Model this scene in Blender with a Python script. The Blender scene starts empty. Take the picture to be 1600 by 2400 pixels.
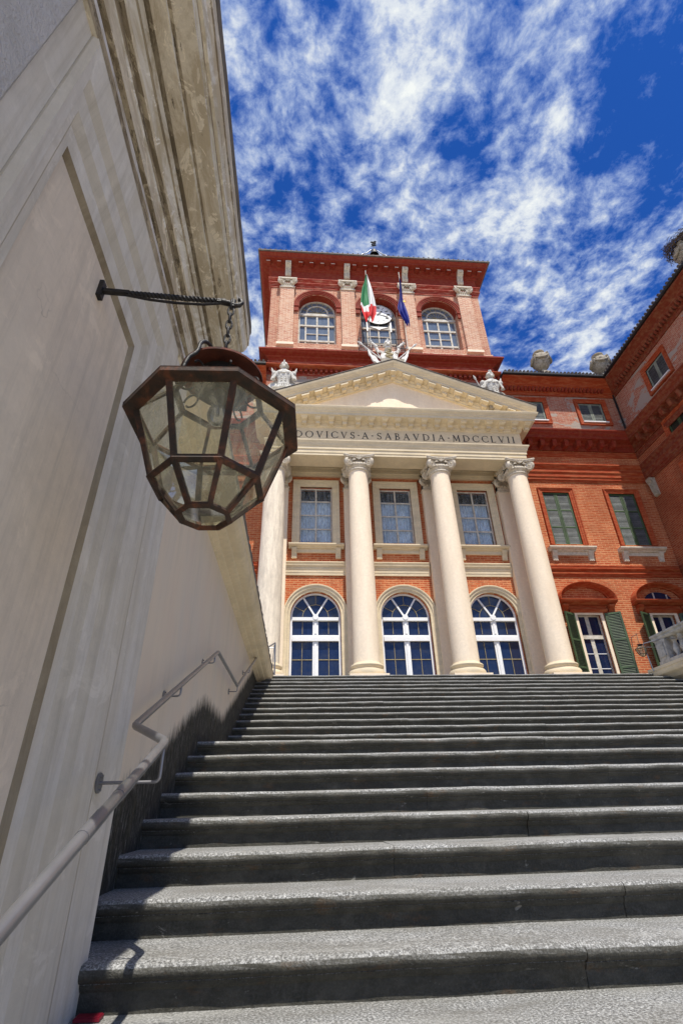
import bpy, bmesh, math, random
from mathutils import Vector, Matrix, noise
random.seed(7)
C = bpy.context.scene.collection
PI = math.pi
sin, cos = math.sin, math.cos

# ------------------------------------------------------------------ materials
def new_mat(name):
    m = bpy.data.materials.new(name); m.use_nodes = True
    nt = m.node_tree
    for n in list(nt.nodes): nt.nodes.remove(n)
    out = nt.nodes.new('ShaderNodeOutputMaterial')
    b = nt.nodes.new('ShaderNodeBsdfPrincipled')
    nt.links.new(b.outputs[0], out.inputs[0])
    return m, nt, b, out
class N:
    """tiny node helper"""
    def __init__(s, nt): s.nt = nt; s.tc = None
    def node(s, t, **kw):
        n = s.nt.nodes.new(t)
        for k, v in kw.items(): setattr(n, k, v)
        return n
    def link(s, a, b): s.nt.links.new(a, b)
    def pos(s):
        if s.tc is None: s.tc = s.node('ShaderNodeNewGeometry')
        return s.tc.outputs['Position']
    def scaled(s, sx, sy, sz, src=None):
        mp = s.node('ShaderNodeMapping'); mp.inputs['Scale'].default_value = (sx, sy, sz)
        s.link(src or s.pos(), mp.inputs['Vector']); return mp.outputs[0]
    def noise(s, vec, scale, detail=4, rough=.55, dist=0):
        n = s.node('ShaderNodeTexNoise'); n.inputs['Scale'].default_value = scale
        n.inputs['Detail'].default_value = detail; n.inputs['Roughness'].default_value = rough
        n.inputs['Distortion'].default_value = dist
        s.link(vec, n.inputs['Vector']); return n.outputs['Fac']
    def ramp(s, fac, stops, interp='LINEAR'):
        r = s.node('ShaderNodeValToRGB'); cr = r.color_ramp; cr.interpolation = interp
        while len(cr.elements) < len(stops): cr.elements.new(.5)
        for e, (p, c) in zip(cr.elements, stops):
            e.position = p; e.color = (c, c, c, 1) if isinstance(c, (int, float)) else (*c, 1)
        s.link(fac, r.inputs[0]); return r.outputs[0]
    def mix(s, fac, a, b, mode='MIX'):
        m = s.node('ShaderNodeMix', data_type='RGBA', blend_type=mode)
        for i, v in ((0, fac), (6, a), (7, b)):
            if hasattr(v, 'is_linked') or hasattr(v, 'links'): s.link(v, m.inputs[i])
            elif isinstance(v, (int, float)): m.inputs[i].default_value = v
            else: m.inputs[i].default_value = (*v, 1)
        return m.outputs[2]
    def math(s, op, a, b=None, c=None):
        m = s.node('ShaderNodeMath', operation=op)
        for i, v in enumerate((a, b, c)):
            if v is None: continue
            if isinstance(v, (int, float)): m.inputs[i].default_value = v
            else: s.link(v, m.inputs[i])
        return m.outputs[0]
    def sep(s, v):
        n = s.node('ShaderNodeSeparateXYZ'); s.link(v, n.inputs[0]); return n.outputs
    def comb(s, x, y, z):
        n = s.node('ShaderNodeCombineXYZ')
        for i, v in enumerate((x, y, z)):
            if isinstance(v, (int, float)): n.inputs[i].default_value = v
            else: s.link(v, n.inputs[i])
        return n.outputs[0]
    def bump(s, h, strength, dist, bsdf):
        b = s.node('ShaderNodeBump'); b.inputs['Strength'].default_value = strength
        b.inputs['Distance'].default_value = dist
        s.link(h, b.inputs['Height']); s.link(b.outputs[0], bsdf.inputs['Normal'])

def m_plain(name, col, rough=.6, metal=0, spec=.5, var=.12, scale=6, bump=0):
    m, nt, b, o = new_mat(name); n = N(nt)
    v = n.noise(n.pos(), scale, 5, .6)
    dark = tuple(c * (1 - var) for c in col); light = tuple(min(1, c * (1 + var)) for c in col)
    n.link(n.ramp(v, [(.3, dark), (.7, light)]), b.inputs['Base Color'])
    b.inputs['Roughness'].default_value = rough; b.inputs['Metallic'].default_value = metal
    b.inputs['Specular IOR Level'].default_value = spec
    if bump: n.bump(n.noise(n.pos(), scale * 6, 4), bump, .01, b)
    return m

def m_stone(name, col, stain, amount=.5, streak=(1.2, 1.2, .35), rough=.8, bump=.25, bs=30, scale=3, crack=False):
    """stucco or stone with broad patches and vertical run stains"""
    m, nt, b, o = new_mat(name); n = N(nt)
    a = n.noise(n.scaled(*streak), scale, 6, .62, .4)
    f = n.ramp(a, [(.5 - .18 * amount, 0), (.5 + .3 * (1.4 - amount), 1)])
    fine = n.noise(n.pos(), 14, 6, .7)
    col2 = tuple(c * .86 for c in col)
    base = n.mix(n.ramp(fine, [(.35, 0), (.7, 1)]), col, col2)
    c = n.mix(f, base, stain)
    if crack:
        run_ = n.noise(n.scaled(1, 11, .55), 1.6, 7, .75, .3)
        c = n.mix(n.ramp(run_, [(.48, 0), (.68, .5)]), c, tuple(x * .74 for x in stain))
        c = n.mix(n.ramp(n.noise(n.scaled(1, 2.2, 2.2), 1.9, 8, .68, 1.0), [(.57, 0), (.62, .28)]), c, tuple(min(1, x * 1.22) for x in col))
        wv_ = n.node('ShaderNodeTexNoise'); wv_.inputs['Scale'].default_value = 3.0; wv_.inputs['Detail'].default_value = 5; n.link(n.pos(), wv_.inputs['Vector'])
        va = n.node('ShaderNodeVectorMath', operation='MULTIPLY_ADD'); n.link(wv_.outputs['Color'], va.inputs[0]); va.inputs[1].default_value = (.35, .35, .35); n.link(n.pos(), va.inputs[2])
        vo = n.node('ShaderNodeTexVoronoi', feature='DISTANCE_TO_EDGE'); vo.inputs['Scale'].default_value = 1.5; n.link(va.outputs[0], vo.inputs['Vector'])
        ck = n.math('MULTIPLY', n.ramp(vo.outputs['Distance'], [(0, 1), (.003, 0)]), n.ramp(n.noise(n.pos(), 1.7, 2), [(.62, 0), (.68, .3)]))
        c = n.mix(ck, c, (.12, .10, .07))
    dk = n.noise(n.scaled(9, 9, 2.2), 2.2, 6, .75)
    c = n.mix(n.math('MULTIPLY', n.ramp(dk, [(.68, 0), (.76, 1)]), .45), c, tuple(x * .35 for x in stain))
    n.link(c, b.inputs['Base Color'])
    b.inputs['Roughness'].default_value = rough; b.inputs['Specular IOR Level'].default_value = .2
    n.bump(n.noise(n.pos(), bs, 6, .65), bump, .02, b)
    return m

def m_brick(name, c1, c2, mortar, patch=None, scale=1.0, mortar_size=.012, mott=.5, patchlim=.62, dirt=.25):
    m, nt, b, o = new_mat(name); n = N(nt)
    p = n.sep(n.pos()); u = n.math('ADD', p[0], p[1])
    vec = n.comb(u, p[2], 0)
    t = n.node('ShaderNodeTexBrick'); n.link(vec, t.inputs['Vector'])
    t.inputs['Scale'].default_value = scale; t.inputs['Brick Width'].default_value = .25
    t.inputs['Row Height'].default_value = .07; t.inputs['Mortar Size'].default_value = mortar_size
    t.inputs['Mortar Smooth'].default_value = .3; t.inputs['Bias'].default_value = 0
    t.inputs['Color1'].default_value = (*c1, 1); t.inputs['Color2'].default_value = (*c2, 1)
    t.inputs['Mortar'].default_value = (*mortar, 1)
    # brick-sized mottling, stretched along the courses
    v1 = n.noise(n.comb(n.math('MULTIPLY', u, 3.6), n.math('MULTIPLY', p[2], 13), 0), 1.0, 3, .75)
    c = n.mix(n.math('MULTIPLY', n.ramp(v1, [(.46, 0), (.58, 1)]), mott), t.outputs[0], mortar)
    v2 = n.noise(n.comb(n.math('MULTIPLY', u, .8), n.math('MULTIPLY', p[2], .5), 3), 1.0, 6, .65, .6)
    c = n.mix(n.math('MULTIPLY', n.ramp(v2, [(.42, 0), (.7, 1)]), dirt), c, tuple(x * .5 for x in c1))
    if patch:
        v3 = n.noise(n.comb(n.math('MULTIPLY', u, 1.0), n.math('MULTIPLY', p[2], 1.6), 9), 1.0, 7, .6, .8)
        c = n.mix(n.ramp(v3, [(patchlim, 0), (patchlim + .015, 1)]), c, patch)
    n.link(c, b.inputs['Base Color']); b.inputs['Roughness'].default_value = .85
    b.inputs['Specular IOR Level'].default_value = .15
    h = n.math('ADD', n.math('MULTIPLY', t.outputs['Fac'], -1), v1)
    n.bump(h, .5, .02, b)
    return m

M = {}
M['brick'] = m_brick('brick_orange', (.40, .068, .023), (.52, .12, .038), (.62, .31, .15), mott=.45, dirt=.55)
M['brick_side'] = m_brick('brick_shaded', (.30, .05, .018), (.40, .085, .03), (.44, .20, .10), mott=.4, dirt=.6)  # browner brick copy with the side wing's shade put into its colour
M['brick_pale'] = m_brick('brick_worn', (.34, .075, .04), (.44, .13, .075), (.48, .32, .22), patch=(.38, .32, .26), mott=.5, patchlim=.54)
M['brick_tower'] = m_brick('brick_tower', (.33, .045, .025), (.48, .15, .085), (.66, .44, .29), mott=.62, dirt=.35, mortar_size=.016)
M['brick_pil'] = m_brick('brick_tower_pilaster', (.40, .085, .05), (.60, .26, .15), (.72, .52, .36), mott=.75, dirt=.2, mortar_size=.018)
M['redmould'] = m_stone('red_moulding', (.25, .028, .014), (.27, .07, .032), .5, (2, 2, 2), bump=.4, scale=4)
M['side_mould'] = m_stone('shaded_red_moulding', (.19, .035, .016), (.26, .12, .06), .4, (2, 2, 2), bump=.4, scale=4)  # darker moulding copy, side wing shade painted in
M['redband'] = m_stone('red_band', (.33, .042, .024), (.56, .29, .19), .3, (1, 1, 4), bump=.3, scale=3)
M['orange_mould'] = m_stone('brick_moulding', (.35, .055, .016), (.50, .18, .075), .3, (1, 1, 6), bump=.4, scale=3)
M['cream'] = m_stone('cream_stucco', (.92, .77, .57), (.78, .63, .45), .45, (2.2, 2.2, .45), bump=.2, scale=1.8)
M['cream_old'] = m_stone('cream_stucco_peeling', (.84, .73, .56), (.52, .44, .34), .45, (3.5, 3.5, .6), bump=.4, scale=3)
M['stone'] = m_stone('beige_stone', (.76, .635, .43), (.56, .47, .32), .55, (.7, .7, 2.4), bump=.2, scale=2.2)
M['capstone'] = m_stone('capital_stone', (.70, .62, .49), (.42, .36, .27), .45, (3, 3, 3), bump=.3, scale=4)
M['marble'] = m_stone('weathered_marble', (.76, .73, .65), (.15, .13, .09), .42, (9, 9, 6), bump=.6, scale=3)
M['carved'] = m_stone('pale_carved_stone', (.82, .79, .72), (.40, .36, .28), .25, (8, 8, 6), bump=.35, scale=3)
M['balstone'] = m_stone('grey_baluster_stone', (.52, .50, .45), (.20, .19, .16), .5, (3, 3, 3), bump=.4, scale=2.5)
M['urnstone'] = m_stone('urn_stone', (.46, .40, .31), (.16, .14, .09), .55, (4, 4, 3), bump=.6, scale=3)
M['white'] = m_plain('white_paint', (.82, .82, .80), .45, var=.04)
M['wornwhite'] = m_stone('worn_window_paint', (.66, .62, .53), (.34, .27, .18), .4, (2, 2, 2), scale=4)
M['green'] = m_plain('green_shutter_paint', (.050, .082, .034), .6, var=.4, scale=3)
M['greyshutter'] = m_plain('grey_shutter_paint', (.20, .22, .17), .65, var=.3, scale=4)
M['slat'] = m_plain('shutter_slats', (.27, .285, .265), .65, var=.3, scale=5)
M['iron'] = m_plain('dark_iron', (.03, .028, .026), .5, .6, var=.4, scale=20, bump=.3)
M['steel'] = m_plain('brushed_steel', (.26, .26, .27), .33, .65, var=.1, scale=10)
M['tile'] = m_plain('dark_roof_tile', (.075, .06, .05), .85, var=.4, scale=5, bump=.4)
M['gravel'] = m_plain('beige_gravel', (.50, .45, .37), .95, var=.2, scale=12, bump=.5)
M['slate'] = m_plain('grey_roof_edge', (.13, .115, .10), .8, var=.4, scale=9, bump=.3)
M['curtain'] = m_plain('pale_curtain', (.80, .85, .88), .9, var=.25, scale=3)
M['darkroom'] = m_plain('dark_interior', (.02, .018, .016), .9)
M['black'] = m_plain('black_paint', (.012, .01, .01), .6)
M['gold'] = m_plain('bronze_relief', (.34, .27, .13), .6, var=.3, scale=12)
M['flag_green'] = m_plain('flag_green', (.0, .17, .045), .75, var=.1)
M['flag_white'] = m_plain('flag_white', (.75, .73, .68), .75, var=.05)
M['flag_red'] = m_plain('flag_red', (.62, .012, .012), .75, var=.1)
M['flag_blue'] = m_plain('flag_blue', (.006, .015, .22), .75, var=.15)
M['yellow'] = m_plain('star_yellow', (.8, .62, .04), .7)
M['clockwhite'] = m_plain('clock_enamel', (.85, .84, .80), .5, var=.04, scale=3)
M['redbook'] = m_plain('red_cover', (.22, .006, .02), .5)
M['twig'] = m_plain('nest_twigs', (.10, .075, .055), .9, var=.5, scale=30)

def m_glass_dark(name, col, rough=.03):
    m, nt, b, o = new_mat(name); n = N(nt)
    v = n.noise(n.scaled(5, 5, .9), 1.6, 5, .7)
    n.link(n.ramp(v, [(.3, tuple(c * .6 for c in col)), (.75, col)]), b.inputs['Base Color'])
    b.inputs['Roughness'].default_value = rough; b.inputs['Specular IOR Level'].default_value = .6
    n.bump(n.noise(n.pos(), 2.5, 2), .03, .05, b)
    return m
M['glass'] = m_glass_dark('dark_window_glass', (.016, .028, .075))
M['glass_grey'] = m_glass_dark('grey_window_glass', (.16, .20, .26), .05)

def m_clear(name, tint=(.93, .95, .92), dirt=.1, dcol=(.5, .5, .35), gl=.1):
    m = bpy.data.materials.new(name); m.use_nodes = True; nt = m.node_tree
    for x in list(nt.nodes): nt.nodes.remove(x)
    n = N(nt); o = n.node('ShaderNodeOutputMaterial')
    t = n.node('ShaderNodeBsdfTransparent'); t.inputs[0].default_value = (*tint, 1)
    d = n.node('ShaderNodeBsdfDiffuse'); d.inputs[0].default_value = (*dcol, 1)
    g = n.node('ShaderNodeBsdfGlossy'); g.inputs['Roughness'].default_value = .04
    fr = n.node('ShaderNodeFresnel'); fr.inputs[0].default_value = 1.5
    v = n.noise(n.scaled(14, 14, 3), 1.5, 5, .7, 1)
    s1 = n.node('ShaderNodeMixShader'); s2 = n.node('ShaderNodeMixShader')
    n.link(n.math('ADD', n.math('MULTIPLY', n.ramp(v, [(.45, 0), (.75, 1)]), .4), dirt), s1.inputs[0])
    n.link(t.outputs[0], s1.inputs[1]); n.link(d.outputs[0], s1.inputs[2])
    n.link(n.math('MULTIPLY', fr.outputs[0], gl * 10), s2.inputs[0])
    n.link(s1.outputs[0], s2.inputs[1]); n.link(g.outputs[0], s2.inputs[2])
    n.link(s2.outputs[0], o.inputs[0]); return m
M['lantern_glass'] = m_clear('lantern_glass', (.95, .95, .88), .17, (.66, .62, .42), .05)
M['bulbglass'] = m_clear('bulb_glass', (.80, .82, .82), .12, (.7, .7, .7), .2)
M['clear'] = m_clear('window_pane_glass', (.90, .94, .97), .02, (.4, .45, .5), .03)

def m_rust():
    m, nt, b, o = new_mat('rusty_iron'); n = N(nt)
    v = n.noise(n.pos(), 14, 7, .7, .6)
    c = n.ramp(v, [(.40, (.024, .018, .012)), (.54, (.055, .026, .014)), (.68, (.17, .055, .022))])
    n.link(c, b.inputs['Base Color']); b.inputs['Roughness'].default_value = .72
    b.inputs['Metallic'].default_value = .15
    n.bump(n.noise(n.pos(), 90, 5, .7), .5, .004, b); return m
M['rust'] = m_rust()
def m_rustcap():
    m, nt, b, o = new_mat('red_rust'); n = N(nt)
    v = n.noise(n.pos(), 18, 7, .7, .6)
    c = n.ramp(v, [(.3, (.04, .012, .007)), (.52, (.13, .03, .014)), (.72, (.24, .065, .03))])
    n.link(c, b.inputs['Base Color']); b.inputs['Roughness'].default_value = .8
    n.bump(n.noise(n.pos(), 90, 5, .7), .5, .004, b); return m
M['rustcap'] = m_rustcap()

def m_granite():
    m, nt, b, o = new_mat('granite_step'); n = N(nt)
    g = n.noise(n.pos(), 105, 4, .8)
    g2 = n.noise(n.pos(), 60, 4, .7)
    big = n.noise(n.scaled(1, 2, 2), 2.2, 6, .65, .5)
    c = n.ramp(g, [(.38, (.05, .05, .046)), (.5, (.25, .25, .24)), (.62, (.66, .66, .63))])
    c = n.mix(n.ramp(g2, [(.35, .0), (.75, .5)]), c, (.11, .108, .10))
    c = n.mix(n.ramp(big, [(.38, 0), (.66, .6)]), c, (.15, .142, .12))
    c = n.mix(n.ramp(n.noise(n.scaled(.8, 2.5, 2), 1.3, 7, .7, .8), [(.54, 0), (.66, .6)]), c, (.34, .335, .31))
    # upright riser faces: dirt and algae, darkened further to paint in nosing shade
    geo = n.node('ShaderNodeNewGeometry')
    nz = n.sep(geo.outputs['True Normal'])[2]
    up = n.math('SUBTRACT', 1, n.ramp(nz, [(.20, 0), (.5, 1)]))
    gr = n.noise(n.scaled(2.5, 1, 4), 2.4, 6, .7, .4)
    grime_shade = n.mix(n.ramp(gr, [(.45, 0), (.72, 1)]), (.036, .034, .024), (.09, .084, .064))
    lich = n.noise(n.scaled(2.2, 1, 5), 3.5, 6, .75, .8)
    grime_shade = n.mix(n.ramp(lich, [(.63, 0), (.68, 1)]), grime_shade, (.22, .21, .18))
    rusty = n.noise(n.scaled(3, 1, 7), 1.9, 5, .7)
    grime_shade = n.mix(n.ramp(rusty, [(.58, 0), (.78, .8)]), grime_shade, (.13, .06, .015))
    c = n.mix(n.math('MULTIPLY', up, .93), c, grime_shade)
    n.link(c, b.inputs['Base Color']); b.inputs['Roughness'].default_value = .72
    b.inputs['Specular IOR Level'].default_value = .35
    n.bump(n.math('ADD', g, n.math('MULTIPLY', g2, 1.5)), .75, .006, b); return m
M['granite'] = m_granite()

# stair geometry (metres, eye at the origin)
T, RS, NO = .37, .1435, .045
A0, Z0 = 2.494, -.618          # back edge of the lowest tread in view, its height
LAND = 1.755

def m_wall():
    """old render on the stair wall, with the damp black band that follows the steps"""
    m, nt, b, o = new_mat('stair_wall_plaster'); n = N(nt)
    p = n.sep(n.pos()); y, z = p[1], p[2]
    base = n.mix(n.ramp(n.noise(n.scaled(1, 1, .35), 1.5, 6, .6, .5), [(.35, 0), (.68, 1)]), (.74, .63, .475), (.67, .595, .48))
    base = n.mix(n.ramp(n.noise(n.scaled(1, 2.5, .3), 3, 6, .7), [(.5, 0), (.8, .6)]), base, (.54, .48, .37))
    base = n.mix(n.ramp(n.noise(n.scaled(1, 3.0, 3.0), .9, 4, .5), [(.45, 0), (.7, .5)]), base, (.72, .59, .45))
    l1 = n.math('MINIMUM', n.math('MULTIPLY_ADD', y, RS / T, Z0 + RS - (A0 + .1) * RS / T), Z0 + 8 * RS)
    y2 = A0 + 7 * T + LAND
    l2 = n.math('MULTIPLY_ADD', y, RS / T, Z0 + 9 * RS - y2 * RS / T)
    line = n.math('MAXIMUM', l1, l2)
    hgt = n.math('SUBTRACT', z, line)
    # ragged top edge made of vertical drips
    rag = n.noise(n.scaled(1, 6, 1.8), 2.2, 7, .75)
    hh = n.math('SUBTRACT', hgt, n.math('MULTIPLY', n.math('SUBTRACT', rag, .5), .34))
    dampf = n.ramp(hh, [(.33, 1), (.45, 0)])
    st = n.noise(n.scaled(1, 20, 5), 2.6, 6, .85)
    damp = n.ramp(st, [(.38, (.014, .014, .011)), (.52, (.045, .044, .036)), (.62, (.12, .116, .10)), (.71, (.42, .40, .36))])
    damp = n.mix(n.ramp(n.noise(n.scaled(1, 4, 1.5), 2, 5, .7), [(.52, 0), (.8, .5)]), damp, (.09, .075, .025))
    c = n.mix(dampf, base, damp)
    n.link(c, b.inputs['Base Color']); b.inputs['Roughness'].default_value = .85
    b.inputs['Specular IOR Level'].default_value = .2
    n.bump(n.noise(n.scaled(1, 3, 1), 22, 6, .7), .22, .01, b); return m
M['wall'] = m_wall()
M['panel'] = m_stone('panel_plaster', (.75, .64, .49), (.65, .57, .45), .5, (1, 1, .6), bump=.15, scale=1.4, crack=True)
M['frame'] = m_stone('frame_plaster', (.69, .65, .565), (.56, .505, .395), .6, (1, 3, .5), bump=.2, scale=2, crack=True)
M['frame2'] = m_stone('frame_plaster_beige', (.58, .53, .43), (.47, .42, .32), .45, (1, 3, .5), bump=.2, scale=2, crack=True)
M['framedark'] = m_stone('frame_plaster_soiled', (.34, .285, .19), (.20, .155, .095), .6, (3, 3, 1), bump=.3, scale=4, crack=True)
M['rough'] = m_stone('rough_cast_plaster', (.70, .68, .65), (.52, .50, .46), .4, (1, 1, 1), bump=1.0, bs=60, scale=2)

def m_cornice(name, ca, cb, cd, soil=.58, spots=.7):
    m, nt, b, o = new_mat(name); n = N(nt)
    a = n.noise(n.scaled(3.5, 1.1, 3.5), 2.6, 8, .72, .9)
    pe = n.noise(n.scaled(2.5, 1.6, 2.5), 4.2, 8, .72, 1.3)
    c = n.mix(n.ramp(n.noise(n.scaled(2.5, .5, 2.5), 1.6, 5, .6), [(.35, 0), (.65, 1)]), ca, cb)
    c = n.mix(n.ramp(a, [(soil - .12, 0), (soil, .85)]), c, cd)
    c = n.mix(n.ramp(pe, [(.56, 0), (.58, 1)]), c, tuple(x * 1.15 for x in ca))
    c = n.mix(n.ramp(n.noise(n.scaled(10, 2.6, 10), 2.0, 7, .8), [(spots - .06, 0), (spots, .9)]), c, (.10, .08, .055))
    n.link(c, b.inputs['Base Color']); b.inputs['Roughness'].default_value = .88
    b.inputs['Specular IOR Level'].default_value = .15
    h = n.math('ADD', n.math('MULTIPLY', n.ramp(pe, [(.60, 0), (.62, 1)]), .6), n.noise(n.pos(), 40, 6, .7))
    n.bump(h, .55, .012, b); return m
M['cornice'] = m_cornice('weathered_cornice_plaster', (.68, .61, .48), (.60, .55, .45), (.46, .385, .27), .55, .67)
M['cornice_pale'] = m_cornice('pale_cornice_plaster', (.66, .64, .61), (.60, .57, .52), (.42, .36, .26), .56, .66)
M['cornice_soil_shade'] = m_cornice('soiled_shaded_cornice_plaster', (.42, .355, .25), (.33, .275, .19), (.18, .14, .09), .55, .60)  # soil colour that also paints shade into the grooves and fillets

# ------------------------------------------------------------------ mesh helpers
class MB:
    def __init__(s): s.bm = bmesh.new(); s.mi = 0
    def face(s, vs):
        try: f = s.bm.faces.new(vs)
        except ValueError: return None
        f.material_index = s.mi; return f
    def box(s, x0, x1, y0, y1, z0, z1):
        v = [s.bm.verts.new(p) for p in ((x0,y0,z0),(x1,y0,z0),(x1,y1,z0),(x0,y1,z0),(x0,y0,z1),(x1,y0,z1),(x1,y1,z1),(x0,y1,z1))]
        for f in ((0,3,2,1),(4,5,6,7),(0,1,5,4),(1,2,6,5),(2,3,7,6),(3,0,4,7)): s.face([v[i] for i in f])
        return s
    def loft(s, rings, cap=True, closed=True):
        R = [[s.bm.verts.new(p) for p in r] for r in rings]; n = len(R[0])
        for a, b in zip(R, R[1:]):
            for i in range(n if closed else n - 1):
                j = (i + 1) % n; s.face([a[i], a[j], b[j], b[i]])
        if cap: s.face(list(reversed(R[0]))); s.face(R[-1])
        return s
    def mx(s, prof, path):
        """profile [(y,z)] carried along x; path [(x,dz)] (dz shears it up for rakes)"""
        return s.loft([[(x, y, z + dz) for y, z in prof] for x, dz in path])
    def my(s, prof, y0, y1, n=1):
        return s.loft([[(x, y0 + (y1 - y0) * k / n, z) for x, z in prof] for k in range(n + 1)])
    def lathe(s, prof, cx, cy, seg=32, flute=0, cap=True):
        """profile [(r,z)]"""
        rings = []
        for r, z in prof:
            rings.append([(cx + r * (1 + (flute * cos(a * 12) if flute else 0)) * cos(a), cy + r * (1 + (flute * cos(a * 12) if flute else 0)) * sin(a), z) for a in (2 * PI * k / seg for k in range(seg))])
        return s.loft(rings, cap)
    def tube(s, pts, r, seg=8, cap=True, sq=False):
        pts = [Vector(p) for p in pts]; rings = []
        up = Vector((0, 0, 1)); last = None
        for i, p in enumerate(pts):
            d = (pts[min(i+1, len(pts)-1)] - pts[max(i-1, 0)])
            if d.length < 1e-9: d = Vector((0,0,1))
            d.normalize()
            if last is None:
                ref = up if abs(d.z) < .9 else Vector((1, 0, 0))
                e1 = d.cross(ref).normalized()
            else:
                e1 = (last - d * last.dot(d)).normalized()
            e2 = d.cross(e1); last = e1
            rr = r[i] if isinstance(r, (list, tuple)) else r
            rings.append([tuple(p + e1 * (rr * cos(2*PI*k/seg + (PI/4 if sq else 0))) + e2 * (rr * sin(2*PI*k/seg + (PI/4 if sq else 0)))) for k in range(seg)])
        return s.loft(rings, cap)
    def arch(s, prof, cx, cz, seg=28, a0=0, a1=PI, squash=1):
        """profile [(r,y)] swept about an axis along y"""
        rings = []
        for k in range(seg + 1):
            a = a0 + (a1 - a0) * k / seg
            rings.append([(cx + r * cos(a), y, cz + r * sin(a) * squash) for r, y in prof])
        return s.loft(rings)
    def rectframe(s, x0, x1, z0, z1, prof, bottom=True, axis='y', c0=0):
        """profile [(d,y)] mitred round a rectangle, d outward. without bottom: an inverted U"""
        def ring(x, z, sx, sz): return [(x + sx * d, y, z + sz * d) if axis == 'y' else (y, x + sx * d, z + sz * d) for d, y in prof]
        rs = [ring(x0, z0, -1, -1 if bottom else 0), ring(x0, z1, -1, 1), ring(x1, z1, 1, 1), ring(x1, z0, 1, -1 if bottom else 0)]
        if bottom: s.loft(rs + [rs[0]], cap=False)
        else: s.loft(rs)
        return s
    def poly(s, pts, y0, y1, axis='y'):
        """flat outline [(x,z)] given thickness"""
        if axis == 'y': return s.loft([[(x, y0, z) for x, z in pts], [(x, y1, z) for x, z in pts]])
        return s.loft([[(y0, x, z) for x, z in pts], [(y1, x, z) for x, z in pts]])
    def ball(s, c, r, seg=14, rings=8, sc=(1,1,1)):
        prof = []
        R = []
        for i in range(rings + 1):
            t = -PI/2 + PI * i / rings; rr = max(cos(t), .02)
            R.append([(c[0] + r*sc[0]*rr*cos(a), c[1] + r*sc[1]*rr*sin(a), c[2] + r*sc[2]*sin(t)) for a in (2*PI*k/seg for k in range(seg))])
        return s.loft(R)
    def build(s, name, mats, parent=None, smooth=False, angle=35):
        bmesh.ops.remove_doubles(s.bm, verts=s.bm.verts, dist=1e-6)
        bmesh.ops.recalc_face_normals(s.bm, faces=s.bm.faces)
        me = bpy.data.meshes.new(name); s.bm.to_mesh(me); s.bm.free()
        if not isinstance(mats, (list, tuple)): mats = [mats]
        for m in mats: me.materials.append(m)
        o = bpy.data.objects.new(name, me); C.objects.link(o)
        if parent: o.parent = parent
        if smooth:
            for p in me.polygons: p.use_smooth = True
            try: me.set_sharp_from_angle(angle=math.radians(angle))
            except Exception: pass
        return o
def thing(name, label, cat, loc=(0, 0, 0), group=None):
    o = bpy.data.objects.new(name, None); C.objects.link(o); o.location = loc
    o.empty_display_size = .2
    o['label'] = label; o['category'] = cat
    if group: o['group'] = group
    return o
def tag(o, label, cat, group=None):
    o['label'] = label; o['category'] = cat
    if group: o['group'] = group
    return o
def struct(o): o['kind'] = 'structure'; return o
def part(name, parent):
    """an Empty used as a part that has sub-parts would be meshless; parts are meshes, so unused"""
def copy_tree(o, parent=None):
    c = o.copy(); C.objects.link(c)
    if parent: c.parent = parent
    for ch in [x for x in bpy.data.objects if x.parent == o]: copy_tree(ch, c)
    return c
def shift(o, dx=0, dy=0, dz=0, mirror=None):
    o.location = (o.location[0] + dx, o.location[1] + dy, o.location[2] + dz); return o

# ------------------------------------------------------------------ camera
FPX, TH, PS, RO = 1192., .5248, .0863, -.0252
fw = Vector((sin(PS)*cos(TH), cos(PS)*cos(TH), sin(TH)))
r0 = Vector((cos(PS), -sin(PS), 0)); u0 = r0.cross(fw)
rt = cos(RO)*r0 + sin(RO)*u0; up = -sin(RO)*r0 + cos(RO)*u0
cam = bpy.data.cameras.new('camera'); co = bpy.data.objects.new('camera', cam); C.objects.link(co)
mw = Matrix.Identity(4)
for i in range(3): mw[i][0] = rt[i]; mw[i][1] = up[i]; mw[i][2] = -fw[i]
co.matrix_world = mw
cam.sensor_fit = 'VERTICAL'; cam.sensor_height = 36; cam.lens = FPX / 2400 * 36
cam.clip_start = .05; cam.clip_end = 3000
bpy.context.scene.camera = co

# ------------------------------------------------------------------ sky and sun
# denser and thinner patches of the cloud layer: (x, y, radius, amount)
CLOUDS = ((.17, .27, .12, .07), (.15, .36, .09, .05), (.43, .55, .13, .05), (.66, .79, .16, .07), (.50, .70, .12, .05), (-.13, .33, .08, .06),
          (-.04, .52, .15, -.055), (.10, .55, .08, -.05), (.02, .70, .16, -.04), (.56, .36, .17, -.20), (.72, .30, .2, -.1), (.66, .50, .09, -.09), (.40, .79, .07, -.06), (.30, .45, .06, -.03))
SKYMUL = (.13, .43, 1.0)
SD = Vector((-.078, .45, -1)).normalized()     # the way the sunlight travels
el = math.asin(-SD.z); az = math.atan2(-SD.x, -SD.y)
w = bpy.data.worlds.new('World'); bpy.context.scene.world = w; w.use_nodes = True
nt = w.node_tree
for x in list(nt.nodes): nt.nodes.remove(x)
n = N(nt); wo = n.node('ShaderNodeOutputWorld'); bg = n.node('ShaderNodeBackground')
sk = n.node('ShaderNodeTexSky', sky_type='NISHITA'); sk.sun_disc = False
sk.sun_elevation = el; sk.sun_rotation = az; sk.altitude = 300; sk.air_density = 1.0; sk.dust_density = .4; sk.ozone_density = 3.0
tc = n.node('ShaderNodeTexCoord'); d = n.sep(tc.outputs['Generated'])
zz = n.math('MAXIMUM', d[2], .06)
cx = n.math('DIVIDE', d[0], zz); cy = n.math('DIVIDE', d[1], zz)       # a flat cloud layer overhead
cv = n.comb(cx, cy, 0)
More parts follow.
